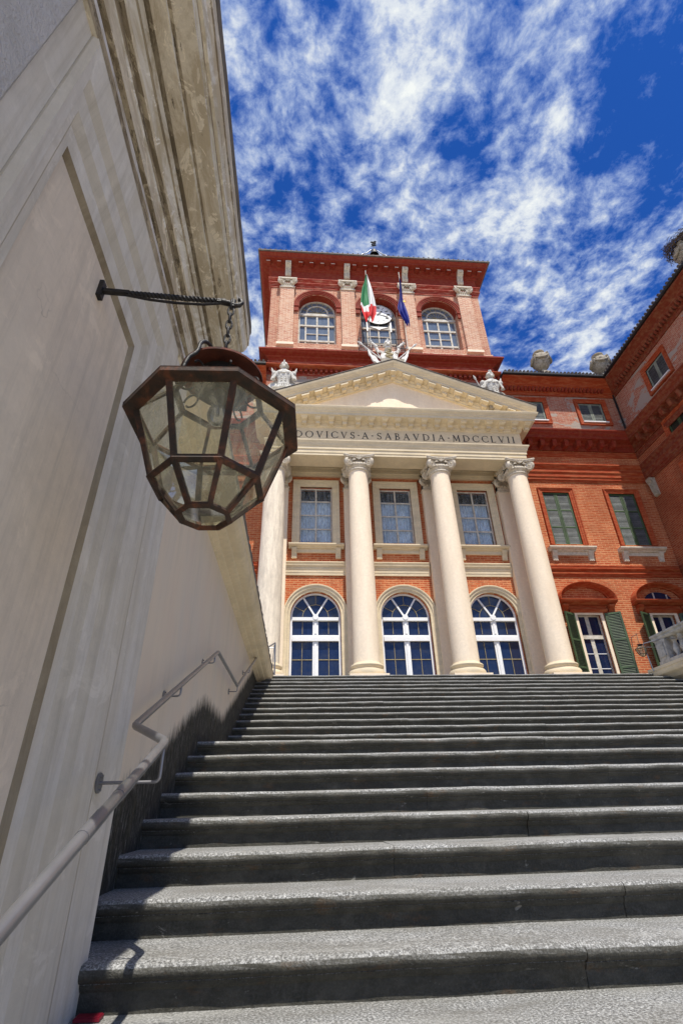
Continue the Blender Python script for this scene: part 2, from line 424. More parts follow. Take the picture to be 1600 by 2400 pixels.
wv = n.node('ShaderNodeTexNoise'); wv.inputs['Scale'].default_value = 2.2; wv.inputs['Detail'].default_value = 3; n.link(cv, wv.inputs['Vector'])
warp = n.node('ShaderNodeVectorMath', operation='MULTIPLY_ADD'); n.link(wv.outputs['Color'], warp.inputs[0]); warp.inputs[1].default_value = (.10, .10, 0); n.link(cv, warp.inputs[2]); wvv = warp.outputs[0]
n1 = n.noise(n.scaled(1.0, 1.0, 1, wvv), 7.5, 10, .62, .10)
n2 = n.noise(n.scaled(1, 1, 1, wvv), 24, 8, .66, .2)
n3 = n.noise(n.scaled(1, 1, 1, cv), 1.9, 3, .5, .2)
cov = n.math('ADD', n.math('ADD', n.math('MULTIPLY', n1, .48), n.math('MULTIPLY', n2, .42)), n.math('MULTIPLY', n3, .20))
def blob(x0, y0, r, amt):
    dx = n.math('SUBTRACT', cx, x0); dy = n.math('SUBTRACT', cy, y0)
    q = n.math('SQRT', n.math('ADD', n.math('MULTIPLY', dx, dx), n.math('MULTIPLY', dy, dy)))
    f = n.ramp(n.math('DIVIDE', q, r), [(0, 1), (1, 0)], 'EASE')
    return n.math('MULTIPLY', f, amt)
for x0, y0, r_, a_ in CLOUDS:
    cov = n.math('ADD', cov, blob(x0, y0, r_, a_))
cf = n.ramp(cov, [(.455, 0), (.515, .27), (.57, .56), (.64, .88), (.71, 1)])
cc = n.ramp(cov, [(.48, (.34, .48, .90)), (.56, (.58, .70, .96)), (.63, (.84, .89, .96)), (.71, (1.0, 1.02, 1.0))])
skyc = n.mix(1.0, sk.outputs[0], SKYMUL, 'MULTIPLY')
skyc = n.mix(cf, skyc, n.mix(1.0, cc, (6.6, 6.7, 6.7), 'MULTIPLY'))
n.link(skyc, bg.inputs[0]); bg.inputs[1].default_value = .118
n.link(bg.outputs[0], wo.inputs[0])
sl = bpy.data.lights.new('sun', 'SUN'); sl.energy = 5.0; sl.angle = math.radians(.5); sl.color = (1, .955, .88)
so = bpy.data.objects.new('sun', sl); C.objects.link(so)
so.rotation_euler = (-SD).to_track_quat('Z', 'Y').to_euler(); so.location = (5, -10, 30)
vs = bpy.context.scene.view_settings
bpy.context.scene.display_settings.display_device = 'sRGB'
vs.view_transform = 'Standard'; vs.look = 'None'; vs.exposure = .25; vs.gamma = 1

# ------------------------------------------------------------------ ground and terrace
b = MB(); b.box(-400, 400, -400, 400, -1.95, -1.635)
struct(b.build('ground', M['gravel']))
FL = Z0 + 22 * RS                                        # terrace floor level
b = MB(); b.box(-9, 30, 11.75, 40, 1.2, FL); struct(b.build('terrace', M['granite']))

# ------------------------------------------------------------------ staircase
XL, XR = -.93, 8.55
def step_block(b, x0, x1, yr, zt, depth, seed):
    """one granite slab with a rolled nosing; yr = riser face, zt = tread height"""
    r = .029; yn = yr - NO
    prof = [(yr + depth, zt), (yn + r, zt)]
    for k in range(1, 7):
        a = PI/2 + PI * k / 6
        prof.append((yn + r + r * cos(a), zt - r + r * sin(a)))
    prof += [(yr - .018, zt - 2*r - .002), (yr - .014, zt - 2*r - .012), (yr - .006, zt - 2*r - .022), (yr, zt - 2*r - .026), (yr, zt - RS - .02), (yr + depth, zt - RS - .02)]
    nx = max(2, int((x1 - x0) / .11)); rings = []
    for k in range(nx + 1):
        x = x0 + (x1 - x0) * k / nx
        ring = []
        for i, (y, z) in enumerate(prof):
            w_ = 0 if i in (0, len(prof)-1, len(prof)-2) else 1
            dz = w_ * .007 * noise.noise(Vector((x * 1.3, seed * 3.1, 0))) + w_ * .0035 * noise.noise(Vector((x * 6, seed, 5)))
            dy = w_ * .006 * noise.noise(Vector((x * 1.1, seed * 1.7, 9))) + w_ * .005 * noise.noise(Vector((x * 7, seed, i*.2)))
            ring.append((x, y + dy, z + dz))
        rings.append(ring)
    b.loft(rings)
stairs = thing('stone_staircase', 'broad grey granite staircase with rounded step edges climbing to the portico', 'staircase', (3.8, .3, -1.63))
stairs_loc = Vector((3.8, .3, -1.63))
def local(o, L): o.location = -Vector(L); return o
steps = []
for j in range(-6, 9): steps.append((A0 + (j - 1) * T, Z0 + j * RS, T if j < 8 else LAND + .2))   # j: riser at back of tread j-1
for i in range(14): steps.append((A0 + 7 * T + LAND + i * T, Z0 + (9 + i) * RS, T if i < 13 else 1.0))
for k, (yr, zt, dp) in enumerate(steps):
    b = MB(); x = XL; random.seed(40 + k)
    cuts = [x]
    first = random.uniform(1.3, 3.4)
    x += first
    while x < XR - 1: cuts.append(x); x += random.uniform(2.2, 3.6)
    cuts.append(XR)
    for q, (xa, xb) in enumerate(zip(cuts, cuts[1:])):
        step_block(b, xa + (.0012 if q else 0), xb - .0012, yr + random.uniform(-.003, .003), zt + random.uniform(-.0025, .0025), dp + .06, k * 5 + q)
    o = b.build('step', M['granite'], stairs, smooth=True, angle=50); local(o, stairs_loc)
b = MB(); b.poly([(-.5, -1.7), (A0 - .5*T, Z0 - .25), (A0 + 7*T, Z0 + 7*RS), (A0 + 7*T + LAND - .05, Z0 + 7.2*RS), (A0 + 7*T+LAND + 13*T, Z0 + 20*RS), (11.9, Z0 + 20*RS), (11.9, -1.7)], XL + .02, XR - .02, 'x')
local(b.build('rubble_core', M['slate'], stairs), stairs_loc)

# ------------------------------------------------------------------ left stair wall
wl = thing('plastered_wall', 'tall shaded cream plaster wall with moulded panel and weathered cornice left of the stairs', 'wall', (-1.2, 1, -1.63))
WL = (-1.2, 1, -1.63)
def wpart(mb, name, mat, **k): return local(mb.build(name, mat, wl, **k), WL)
# far, lower length of wall and its cornice
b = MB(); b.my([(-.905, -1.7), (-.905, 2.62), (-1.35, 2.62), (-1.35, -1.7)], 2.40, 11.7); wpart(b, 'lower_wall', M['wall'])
b = MB()
pr = [(-.905, 2.29), (-.885, 2.295), (-.882, 2.312), (-.862, 2.318), (-.842, 2.325), (-.835, 2.345), (-.79, 2.352), (-.755, 2.362), (-.745, 2.385), (-.70, 2.392), (-.672, 2.40), (-.668, 2.415), (-.645, 2.43), (-.63, 2.455), (-.622, 2.49), (-.606, 2.50), (-.602, 2.545), (-.91, 2.56)]
b.my(pr, 2.45, 11.62, 12); wpart(b, 'lower_cornice', M['stone'])
b = MB()
rings = []
for k in range(90):
    y = 2.45 + (11.64 - 2.45) * k / 89; e = random.uniform(-.006, .006)
    rings.append([(-.598 + e, y, 2.546), (-.590 + e, y, 2.575 + e), (-.62, y, 2.60), (-1.37, y, 2.64), (-1.37, y, 2.546)])
b.loft(rings); wpart(b, 'lower_coping', M['slate'])
# near, taller length: panel, mitred frame, pilaster strip, entablature
YN = -5.0
b = MB(); b.my([(-.80, -1.7), (-.80, 2.95), (-1.3, 2.95), (-1.3, -1.7)], YN, 2.30); wpart(b, 'wall_panel', M['panel'])
# the frame: stepped strips, each with its own outline; right jamb upright, top level, left jamb as measured
PX = -.765
jr = [1.675, 1.700, 1.765, 1.815, 1.90, 1.955, 2.15, 2.215]         # right jamb edges (Y)
jt = [1.815, 1.845, 1.925, 1.985, 2.075, 2.13, 2.30, 2.37]          # top edges (Z)
jl_top = [.905, .893, .868, .850, .828, .815, .780, .765]
jl_bot = [.800, .785, .745, .725, .70, .685, .640, .62]                # same edges lower down (Y at Z=-1.7)
def jprof(i0, i1, x0, x1, mb):
    """strip of frame between edge i0 (inner) and i1 (outer), front face sloping from x0 to x1"""
    def pts(i, x): return [(x, jr[i], -1.7), (x, jr[i], jt[i]), (x, jl_top[i], jt[i] + .03), (x, jl_bot[i], -1.7)]
    ri, ro = pts(i0, x0), pts(i1, x1); bi = [(-.83, y, z) for _, y, z in ri]; bo = [(-.83, y, z) for _, y, z in ro]
    rings = [[bi[k], ri[k], ro[k], bo[k]] for k in range(4)]
    mb.loft(rings)
b = MB(); jprof(1, 2, -.784, -.782, b); jprof(3, 4, -.766, -.764, b); jprof(5, 6, -.748, -.740, b); wpart(b, 'frame_fascia', M['frame'])
b = MB(); jprof(2, 3, -.782, -.766, b); jprof(4, 5, -.764, -.748, b); wpart(b, 'frame_moulding', M['frame2'])
b = MB(); jprof(0, 1, -.800, -.784, b); wpart(b, 'frame_edge', M['framedark'])
b = MB(); jprof(6, 7, -.740, -.758, b); wpart(b, 'frame_outer_edge', M['frame2'])
b = MB(); b.box(-.95, PX, 2.2, 2.525, -1.7, 2.45); wpart(b, 'pilaster_strip', M['frame'])
b = MB()
b.box(-.95, PX - .002, .3, 2.525, 2.372, 2.66)
b.loft([[(-.95, -5, z), (PX - .001, -5, z), (PX - .001, .62 + (z + 1.7) * .035, z), (-.95, .62 + (z + 1.7) * .035, z)] for z in (-1.7, 2.66)])
wpart(b, 'upper_strip', M['frame'])
b = MB(); b.loft([[(-.80, -5, z), (PX + .022, -5, z), (PX + .022, .52 + (z + 1.7) * .030, z), (PX - .01, .55 + (z + 1.7) * .030, z)] for z in (-1.7, 0, 1.6, 2.42)])
wpart(b, 'rough_plaster', M['rough'])
# entablature profile (x,z), swept along y with a ragged soft edge
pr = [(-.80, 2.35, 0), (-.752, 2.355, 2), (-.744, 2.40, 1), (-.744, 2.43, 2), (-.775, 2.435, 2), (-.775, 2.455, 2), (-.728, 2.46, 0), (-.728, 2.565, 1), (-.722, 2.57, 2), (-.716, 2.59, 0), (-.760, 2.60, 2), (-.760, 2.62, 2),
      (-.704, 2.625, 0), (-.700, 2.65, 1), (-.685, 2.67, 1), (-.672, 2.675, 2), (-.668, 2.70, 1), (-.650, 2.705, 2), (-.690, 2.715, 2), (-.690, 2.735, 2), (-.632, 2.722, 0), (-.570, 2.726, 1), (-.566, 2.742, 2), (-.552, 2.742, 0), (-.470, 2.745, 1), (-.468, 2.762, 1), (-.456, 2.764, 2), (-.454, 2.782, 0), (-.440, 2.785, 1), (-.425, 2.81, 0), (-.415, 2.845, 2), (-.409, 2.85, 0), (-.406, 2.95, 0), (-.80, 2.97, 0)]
b = MB(); NS = 160; V2 = []
for k in range(NS):
    y = YN + (2.575 - YN) * k / (NS - 1)
    V2.append([b.bm.verts.new((x + (.003 * noise.noise(Vector((i * 1.7, y * 5, 1))) if 0 < i < len(pr) - 1 else 0), y, z + (.003 * noise.noise(Vector((i * 2.3, y * 5, 7)))))) for i, (x, z, _) in enumerate(pr)])
for A_, B_ in zip(V2, V2[1:]):
    for i in range(len(pr)):
        b.mi = pr[i][2]; q_ = (i + 1) % len(pr); b.face([A_[i], A_[q_], B_[q_], B_[i]])
b.mi = 0; b.face(V2[0]); b.face(list(reversed(V2[-1]))); wpart(b, 'entablature', [M['cornice'], M['cornice_pale'], M['cornice_soil_shade']])
b = MB(); rings = []
for k in range(100):
    y = YN + (2.585 - YN) * k / 99; e = .004 * noise.noise(Vector((y * 6, 2, 2)))
    j = -.01 if 48 < k % 50 else 0
    rings.append([(-.402 + e + j, y, 2.952), (-.392 + e + j, y, 2.975), (-.398 + e, y, 2.995), (-1.35, y, 3.05), (-1.35, y, 2.952)])
b.loft(rings); wpart(b, 'coping', M['slate'])

# ------------------------------------------------------------------ right flank wall and balustrade
fr = thing('flank_wall', 'shaded grey stone flank wall with projecting coping at the right side of the stairs', 'wall', (8.7, 8, -1.63))
FR = (8.7, 8, -1.63)
b = MB(); b.my([(8.50, -1.7), (8.50, 2.50), (9.0, 2.50), (9.0, -1.7)], 1.0, 11.72); local(b.build('wall_face', M['urnstone'], fr), FR)
b = MB(); b.my([(8.50, 2.29), (8.45, 2.32), (8.36, 2.36), (8.30, 2.42), (8.22, 2.46), (8.20, 2.50), (8.20, 2.56), (8.18, 2.57), (8.18, 2.63), (9.0, 2.63), (9.0, 2.5), (8.5, 2.5)], 1.0, 11.74); local(b.build('coping', M['stone'], fr), FR)
bal = thing('stone_balustrade', 'weathered white stone balustrade on top of the flank wall at the right edge', 'balustrade', (8.45, 9, 2.63))
BL_ = (8.45, 9, 2.63)
b = MB(); b.box(8.37, 8.70, 2, 11.50, 2.63, 2.76); local(b.build('plinth', M['balstone'], bal), BL_)
b = MB(); b.my([(8.40, 3.23), (8.36, 3.26), (8.36, 3.31), (8.33, 3.325), (8.33, 3.365), (8.75, 3.365), (8.75, 3.325), (8.72, 3.31), (8.72, 3.26), (8.68, 3.23)], 2, 11.52); local(b.build('top_rail', M['balstone'], bal), BL_)
b = MB(); b.box(8.38, 8.69, 11.12, 11.46, 2.765, 3.225); b.box(8.36, 8.38, 11.18, 11.40, 2.84, 3.14); local(b.build('pedestal', M['balstone'], bal), BL_)
for k in range(20):
    yy = 10.98 - k * .245
    b = MB(); b.lathe([(.075, 2.765), (.075, 2.80), (.045, 2.815), (.05, 2.84), (.085, 2.92), (.088, 2.96), (.06, 3.04), (.04, 3.10), (.045, 3.13), (.065, 3.15), (.075, 3.17), (.075, 3.228)], 8.53, yy, 14)
    local(b.build('baluster', M['balstone'], bal, smooth=True), BL_)

# ------------------------------------------------------------------ handrails
def rail_z(y):  # along flight two
    return 1.36 + (y - 6.82) * .388
hr = thing('steel_handrail', 'long brushed steel handrail bent round the shaded plaster wall beside the stairs', 'handrail', (-.8, 1, -1.0))
HL = (-.8, 1, -1.0)
def rounded(pts, r=.035, n_=5):
    out = [Vector(pts[0])]
    for a, p, c in zip(pts, pts[1:], pts[2:]):
        a, p, c = Vector(a), Vector(p), Vector(c)
        d1 = (a - p).normalized(); d2 = (c - p).normalized()
        s_, e_ = p + d1 * r, p + d2 * r
        for k in range(n_ + 1):
            t = k / n_; out.append((1-t)**2 * s_ + 2*(1-t)*t * p + t*t * e_)
    out.append(Vector(pts[-1])); return out
RP = [(-.54, -1.2, -1.172), (-.54, 2.297, .244), (-.80, 2.733, .364), (-.80, 5.04, 1.328), (-.80, 6.82, 1.363), (-.80, 10.25, 2.70), (-.585, 11.62, 3.27), (-.575, 11.66, FL + .02)]
b = MB(); b.tube(rounded(RP, .04), .0175, 14); local(b.build('rail', M['steel'], hr, smooth=True, angle=60), HL)
for ya, yb in ((1.56, 1.68), (1.80, 1.88)):
    b = MB(); b.tube([(-.54, ya, .244 + (ya - 2.297) * .405), (-.54, yb, .244 + (yb - 2.297) * .405)], .0190, 14); local(b.build('sleeve', M['steel'], hr, smooth=True, angle=60), HL)
b = MB(); b.tube([(-.575, 11.66, 3.16), (-.905, 11.66, 3.16)], .009, 8); b.tube([(-.60, 11.55, 3.2), (-.64, 11.68, FL + .02)], .008, 8); local(b.build('stay_rod', M['steel'], hr), HL)
def bracket(y, xr, xw, zr, drop=.072):
    b = MB(); zc = zr - drop
    ring = [(xw + .001, y + .036 * cos(a), zc + .036 * sin(a)) for a in (2*PI*k/20 for k in range(20))]
    b.loft([ring, [(xw + .007, p[1], p[2]) for p in ring]])
    for s in (-1, 1): b.tube([(xw + .006, y, zc + s * .024), (xw + .016, y, zc + s * .024)], .0045, 8)
    fl = local(b.build('bracket_flange', M['steel'], hr, smooth=True), HL)
    b = MB(); b.tube(rounded([(xw + .006, y, zc), (xr + .004, y, zc), (xr + .004, y, zr - .012)], .022), .0062, 8)
    local(b.build('bracket_arm', M['steel'], hr, smooth=True, angle=60), HL)
for y, xr, xw in ((2.27, -.54, -.765), (.2, -.54, -.80)): bracket(y, xr, xw, .244 + (y - 2.297) * .405, .135)
for y in (3.62, 4.85): bracket(y, -.80, -.905, .362 + (y - 2.733) * .4187)
bracket(6.80, -.80, -.905, 1.363)
bracket(8.25, -.80, -.905, 1.363 + (8.25-6.82) * .3898); bracket(10.2, -.80, -.905, 2.68)

# right handrail with splayed end
h2 = thing('handrail', 'thin pale metal handrail with upright post beside the balustrade at the top right', 'handrail', (8.1, 11.5, FL))
b = MB(); b.tube(rounded([(8.165, 11.5, 2.56), (8.11, 11.5, 3.20), (8.43, 11.2, 3.245), (8.43, 9.0, 2.55)], .03), .013, 8); local(b.build('rail', M['steel'], h2), (8.1, 11.5, FL))
b = MB(); b.tube([(8.12, 11.5, 3.12), (8.6, 11.5, 3.12)], .008, 8); local(b.build('stay_rod', M['steel'], h2), (8.1, 11.5, FL))

# ------------------------------------------------------------------ hanging lantern
LX, LY = -.2916, 1.33
PH = -5 * PI / 8 - .035
def octo(r, z, ph=PH, cx=0, cy=0): return [(cx + r * cos(ph + k * PI / 4), cy + r * sin(ph + k * PI / 4), z) for k in range(8)]
def lantern(label, loc, scale=1, chain=True, group='wall lanterns'):
    t = thing('hanging_lantern', label, 'lantern', loc, group); t.scale = (scale,) * 3
    zr, zm, zb = 1.074, .849, .7484; rg = .246; rm = .1665; rb = .0755
    def bars(name, r0, z0, r1, z1, wd=.0085):
        a, c = octo(r0, z0), octo(r1, z1)
        for k in range(8):
            b = MB(); b.tube([a[k], c[k]], wd, 4, sq=True); b.build(name, M['rust'], t)
    b = MB()                                                       # rim: flat octagonal band with a folded lip
    b.loft([octo(.285, zr), octo(.2855, zr + .016), octo(.262, zr + .03), octo(.238, zr + .006), octo(.240, zr - .004), octo(.285, zr)], cap=False)
    b.build('rim', M['rust'], t)
    zt_, rt_ = 1.199, .1456; a, c = octo(rg, zr + .012), octo(rt_, zt_)
    for k in range(8): b = MB(); b.tube([a[k], c[k]], .0075, 4, sq=True); b.build('roof_rib', M['rust'], t)
    b = MB(); b.loft([octo(.286, zr + .0165), octo(.245, zr + .022), octo(.245, zr + .018), octo(.286, zr + .014)], cap=False); b.build('rim_flange', M['rustcap'], t)
    b = MB(); R8 = []
    for k in range(8):
        an = PH + k * PI / 4; R8.append([((rt_ + dr) * cos(an), (rt_ + dr) * sin(an), zt_ + dz) for dr, dz in ((.011, -.004), (.008, .008), (-.010, .008), (-.011, -.004))])
    b.loft(R8 + [R8[0]], cap=False); b.build('top_ring', M['rust'], t)
    for k in range(8):
        b = MB(); b.face([b.bm.verts.new(p) for p in (a[k], a[(k+1) % 8], c[(k+1) % 8], c[k])]); b.build('roof_pane', M['lantern_glass'], t)
    b = MB(); b.lathe([(.086, 1.243), (.086, 1.30), (.079, 1.30), (.079, 1.25), (.02, 1.25), (.02, 1.243)], 0, 0, 28, cap=False); b.build('chimney', M['iron'], t, smooth=True)
    b = MB(); pts = []
    for k in range(10):
        q = PI/2 + k * PI/5; r_ = .009 if k % 2 == 0 else .0038; pts.append((-.035 + r_ * cos(q), 1.272 + r_ * sin(q)))
    b.poly(pts, -.0805, -.0795); b.build('star', M['clockwhite'], t)
    b = MB(); b.lathe([(.141, zr + .224), (.1415, zr + .232), (.12, zr + .246), (.07, zr + .262), (.01, zr + .27), (.01, zr + .262), (.07, zr + .254), (.118, zr + .238), (.137, zr + .228)], 0, 0, 36, cap=False); b.build('chimney_cap', M['rustcap'], t, smooth=True)
    bars('upper_rib', rg - .004, zr, rm, zm, .0122)
    bars('lower_rib', rm, zm, rb, zb, .0104)
    for nm, r, z, wd in (('middle_ring', rm, zm, .0125), ('bottom_ring', rb, zb, .0105)):
        b = MB(); R8 = []
        for k in range(8):
            a = PH + k * PI / 4; R8.append([((r + dr) * cos(a), (r + dr) * sin(a), z + dz) for dr, dz in ((wd, -wd*.3), (wd*.3, wd), (-wd, wd*.3), (-wd*.3, -wd))])
        b.loft(R8 + [R8[0]], cap=False); b.build(nm, M['rust'], t)
    for (ra, za, rc, zc) in ((rg - .004, zr, rm, zm), (rm, zm, rb, zb)):
        A, B = octo(ra, za), octo(rc, zc)
        for k in range(8):
            b = MB(); v = [b.bm.verts.new(p) for p in (A[k], A[(k+1) % 8], B[(k+1) % 8], B[k])]; b.face(v)
            b.build('pane', M['lantern_glass'], t)
    b = MB(); b.face([b.bm.verts.new(p) for p in octo(rb, zb + .003)]); b.build('bottom_pane', M['lantern_glass'], t)
    for k in range(8):                                             # scrolls between the top ring and the chimney
        an = PH + k * PI/4; b = MB(); pts = []
        for q in range(24):
            u = q / 23; th = -PI * .95 + u * 1.75 * PI; rr = .031 * (1 - .25 * u)
            pts.append(((.116 - rr * cos(th)) * cos(an), (.116 - rr * cos(th)) * sin(an), 1.236 - rr * sin(th)))
        b.tube(pts, .0038, 6); b.build('scroll', M['iron'], t, smooth=True)
    bu = MB(); bu.lathe([(.008, 1.098), (.020, 1.103), (.030, 1.117), (.034, 1.135), (.031, 1.153), (.021, 1.170), (.014, 1.182)], 0, 0, 20, cap=False); bu.build('bulb', M['bulbglass'], t, smooth=True)
    b = MB(); b.lathe([(.016, 1.180), (.018, 1.243)], 0, 0, 12); b.lathe([(.008, 1.135), (.004, 1.18)], 0, 0, 6); b.build('lamp_holder', M['iron'], t)
    if chain:
        b = MB()                                                   # bent strap handle over the cap
        hp = [(-.085, -.165, zr + .045), (-.088, -.168, zr + .09), (-.080, -.165, zr + .135), (-.074, -.16, zr + .165), (-.058, -.158, zr + .178), (-.052, -.154, zr + .20), (-.052, -.145, zr + .24), (-.046, -.13, zr + .268), (-.034, -.11, zr + .280), (-.022, -.085, zr + .275), (-.012, -.05, zr + .27), (-.004, -.01, zr + .275), (.004, .0, zr + .34)]
        b.tube(rounded(hp, .012, 3), .0065, 8); b.tube([(-.10, -.168, zr + .05), (-.07, -.168, zr + .05)], .012, 8); b.build('handle', M['iron'], t, smooth=True, angle=60)
        for k in range(8):
            zc = 1.695 - k * .0385; b = MB(); pts = []
            for q in range(17):
                a = 2 * PI * q / 16; h, v = .0105 * cos(a), .0245 * sin(a)
                pts.append((h, 0, zc + v) if k % 2 else (0, h, zc + v))
            b.tube(pts, .0042, 6, cap=False); b.build('chain_link', M['iron'], t, smooth=True)
    return t
lan = lantern('large rusty octagonal lantern hanging from a chain on the left wall', (LX, LY, 0))
lan2 = lantern('small dark lantern hanging near the balustrade at the far right', (8.03, 11.5, 2.53), .50, False)
b = MB(); zt = 2.53 + .50 * 1.36
b.tube([(8.03, 11.5, zt - .05), (8.03, 11.52, zt + .06), (8.08, 11.58, 3.40), (8.18, 11.7, 3.50)], .006, 6)
b.tube([(8.18, 11.7, 3.50), (8.02, 11.7, 3.42), (8.00, 11.7, 3.38), (7.92, 11.76, FL)], .007, 6)
tag(b.build('lantern_post', M['iron']), 'thin black iron post carrying the small lantern beside the green shutter', 'lamp post')

wb = thing('wall_bracket', 'black twisted iron bracket on the left wall holding the lantern chain', 'bracket', (-.79, 1.33, 1.738))
WB = (-.79, 1.33, 1.738)
b = MB(); rings = []                                                # twisted square bar
x0, x1 = -.79, -.315
for k in range(120):
    t = k / 119; x = x0 + (x1 - x0) * t; tw = 0 if t < .22 else (0 if t > .93 else (t - .22) / .71 * 11 * PI)
    z = 1.738 - .028 * t; r = .0125 if t < .22 else .0115
    rings.append([(x, LY + r * cos(tw + PI/4 + q * PI/2), z + r * sin(tw + PI/4 + q * PI/2)) for q in range(4)])
b.loft(rings); local(b.build('twisted_bar', M['iron'], wb), WB)
b = MB(); b.tube([(-.70, LY, 1.722), (-.6, LY, 1.700), (-.5, LY, 1.689), (-.4, LY, 1.688), (-.315, LY, 1.702)], .0055, 6); local(b.build('lower_strap', M['iron'], wb), WB)
b = MB(); b.box(-.803, -.783, 1.315, 1.345, 1.70, 1.785); local(b.build('wall_plate', M['iron'], wb), WB)
b = MB(); b.tube([(-.33, LY, 1.708), (-.30, LY, 1.700), (-.28, LY, 1.690), (-.262, LY, 1.692), (-.252, LY, 1.708), (-.258, LY, 1.724), (-.268, LY, 1.726)], [.012, .012, .010, .009, .008, .007, .010], 8)
b.tube([(-.285, LY, 1.72), (-.285, LY, 1.68)], .009, 8); local(b.build('hook', M['iron'], wb, smooth=True, angle=60), WB)

b = MB(); b.box(-.75, -.662, 2.425, 2.475, Z0 + .001, Z0 + .010); b.box(-.747, -.665, 2.428, 2.472, Z0 + .0105, Z0 + .013)
tag(b.build('booklet', M['redbook']), 'small dark red booklet lying on a step at the foot of the left wall', 'booklet')

# ------------------------------------------------------------------ palace
PL = (3.185, 15, FL)
pal = thing('brick_palace', 'red brick palace with white columned portico, square clock tower and shuttered wings', 'palace', PL)
def P(mb, name, mat, parent=None, **k):
    """a part (in world coordinates) or, with parent, a sub-part of that part"""
    o = mb.build(name, mat, parent or pal, **k)
    if parent is None: o.location = -Vector(PL)
    return o
Yw = 15.0
def swap(mb):
    """facade coordinates (u, depth, z) to the side wing: X = 12.75 + (depth-15), Y = u"""
    for v in mb.bm.verts: x, y, z = v.co; v.co = (12.75 + (y - 15), x, z)
    return mb
def mirror(mb, c=3.185):
    for v in mb.bm.verts: v.co.x = 2 * c - v.co.x
    return mb
def xf(mb, mat):
    bmesh.ops.transform(mb.bm, matrix=mat, verts=mb.bm.verts); return mb

def wall(mb, x0, x1, z0, z1, y, bays, depth=.30):
    """front sheet with real openings and reveals. bays: [(cx, H, [(hw, zb, ztop or spring, arched)])]"""
    def q(a, b, c, d): mb.face([mb.bm.verts.new(p) for p in (a, b, c, d)])
    def rect(xa, xb, za, zb):
        if xb - xa > 1e-4 and zb - za > 1e-4: q((xa, y, za), (xb, y, za), (xb, y, zb), (xa, y, zb))
    x = x0
    for cx, H, ops in sorted(bays):
        rect(x, cx - H, z0, z1); z = z0
        for hw, zb, zt, arch_ in sorted(ops, key=lambda o: o[1]):
            rect(cx - H, cx + H, z, zb)
            top = zt + hw if arch_ else zt
            rect(cx - H, cx - hw, zb, top); rect(cx + hw, cx + H, zb, top)
            yd = y + depth
            q((cx - hw, y, zb), (cx - hw, yd, zb), (cx - hw, yd, zt), (cx - hw, y, zt))
            q((cx + hw, y, zb), (cx + hw, yd, zb), (cx + hw, yd, zt), (cx + hw, y, zt))
            q((cx - hw, y, zb), (cx + hw, y, zb), (cx + hw, yd, zb), (cx - hw, yd, zb))
            if arch_:
                pts = [(cx - hw * cos(PI * k / 20), zt + hw * sin(PI * k / 20)) for k in range(21)]
                for (xa, za), (xb, zb2) in zip(pts, pts[1:]):
                    q((xa, y, za), (xb, y, zb2), (xb, y, top), (xa, y, top))
                    q((xa, y, za), (xb, y, zb2), (xb, yd, zb2), (xa, yd, za))
            else: q((cx - hw, y, zt), (cx + hw, y, zt), (cx + hw, yd, zt), (cx - hw, yd, zt))
            z = top
        rect(cx - H, cx + H, z, z1); x = cx + H
    rect(x, x1, z0, z1)

BX = [.43, 3.20, 5.985]                                   # portico bays
WX = [9.08, 11.57]                                        # right wing bays
ZT = 12.20
def wingbays(xs): return [(x, .56, [(.43, FL, 5.15, False), (.50, 7.6, 9.70, False)]) for x in xs]
LX_ = [2 * 3.185 - x for x in WX]
b = MB(); wall(b, -6.38, 12.75, FL - .5, ZT, Yw, [(x, .80, [(.77, FL, 5.05, True), (.56, 7.55, 9.70, False)]) for x in BX] + wingbays(WX) + wingbays(LX_))
P(b, 'facade_wall', M['brick'])
b = MB(); wall(b, -6.38, 12.75, ZT, 15.0, Yw, [(x, .56, [(.50, 13.05, 14.06, False)]) for x in WX + LX_])
P(b, 'upper_facade_wall', M['brick_pale'])
b = MB(); b.box(-6.3, 12.7, 15.31, 22, FL - .6, 14.9); b.box(-1.5, 7.8, 15.62, 21, 15, 21.6); P(b, 'interior', M['darkroom'])

# ---- windows
def pane_sheet(x0, x1, z0, z1, y):
    b = MB(); b.box(x0, x1, y, y + .01, z0, z1); return b
def shutter(mb, w, h, thirds=3, slats=15, tilt=.55):
    """leaf in its own coordinates: x 0..w, z 0..h, y thickness; slot 0 frame, slot 1 slats"""
    mb.mi = 0; s = .05 * w / .48 + .012
    mb.box(0, s, -.02, .02, 0, h); mb.box(w - s, w, -.02, .02, 0, h)
    for k in range(thirds + 1):
        z = (h - s) * k / thirds; mb.box(s, w - s, -.0185, .0185, z, z + s)
    mb.mi = 2; mb.box(s + .001, w - s - .001, -.001, .001, s, h - s - .001)  # black sheet stands in for the shade in the gaps between slats
    mb.mi = 1; th = (h - s) / thirds
    for k in range(thirds):
        za, zb = th * k + s, th * (k + 1)
        n_ = slats; st = (zb - za) / n_
        for q in range(n_):
            z = za + st * (q + .5); jit = random.uniform(-.12, .12)
            dz = st * .48; t = .014
            zo = z - dz * (1 + jit); zi = z + dz * (.75 + jit)
            mb.loft([[(x, -t, zo), (x, t, zi), (x, t, zi + .004), (x, -t, zo + .004)] for x in (s, w - s)])
    mb.mi = 0
def put_shutter(cx0, y0, z0, w, h, ang, name, mats, parent, **k):
    b = MB(); shutter(b, w, h, **k)
    xf(b, Matrix.Translation((cx0, y0, z0)) @ Matrix.Rotation(ang, 4, 'Z'))
    return b

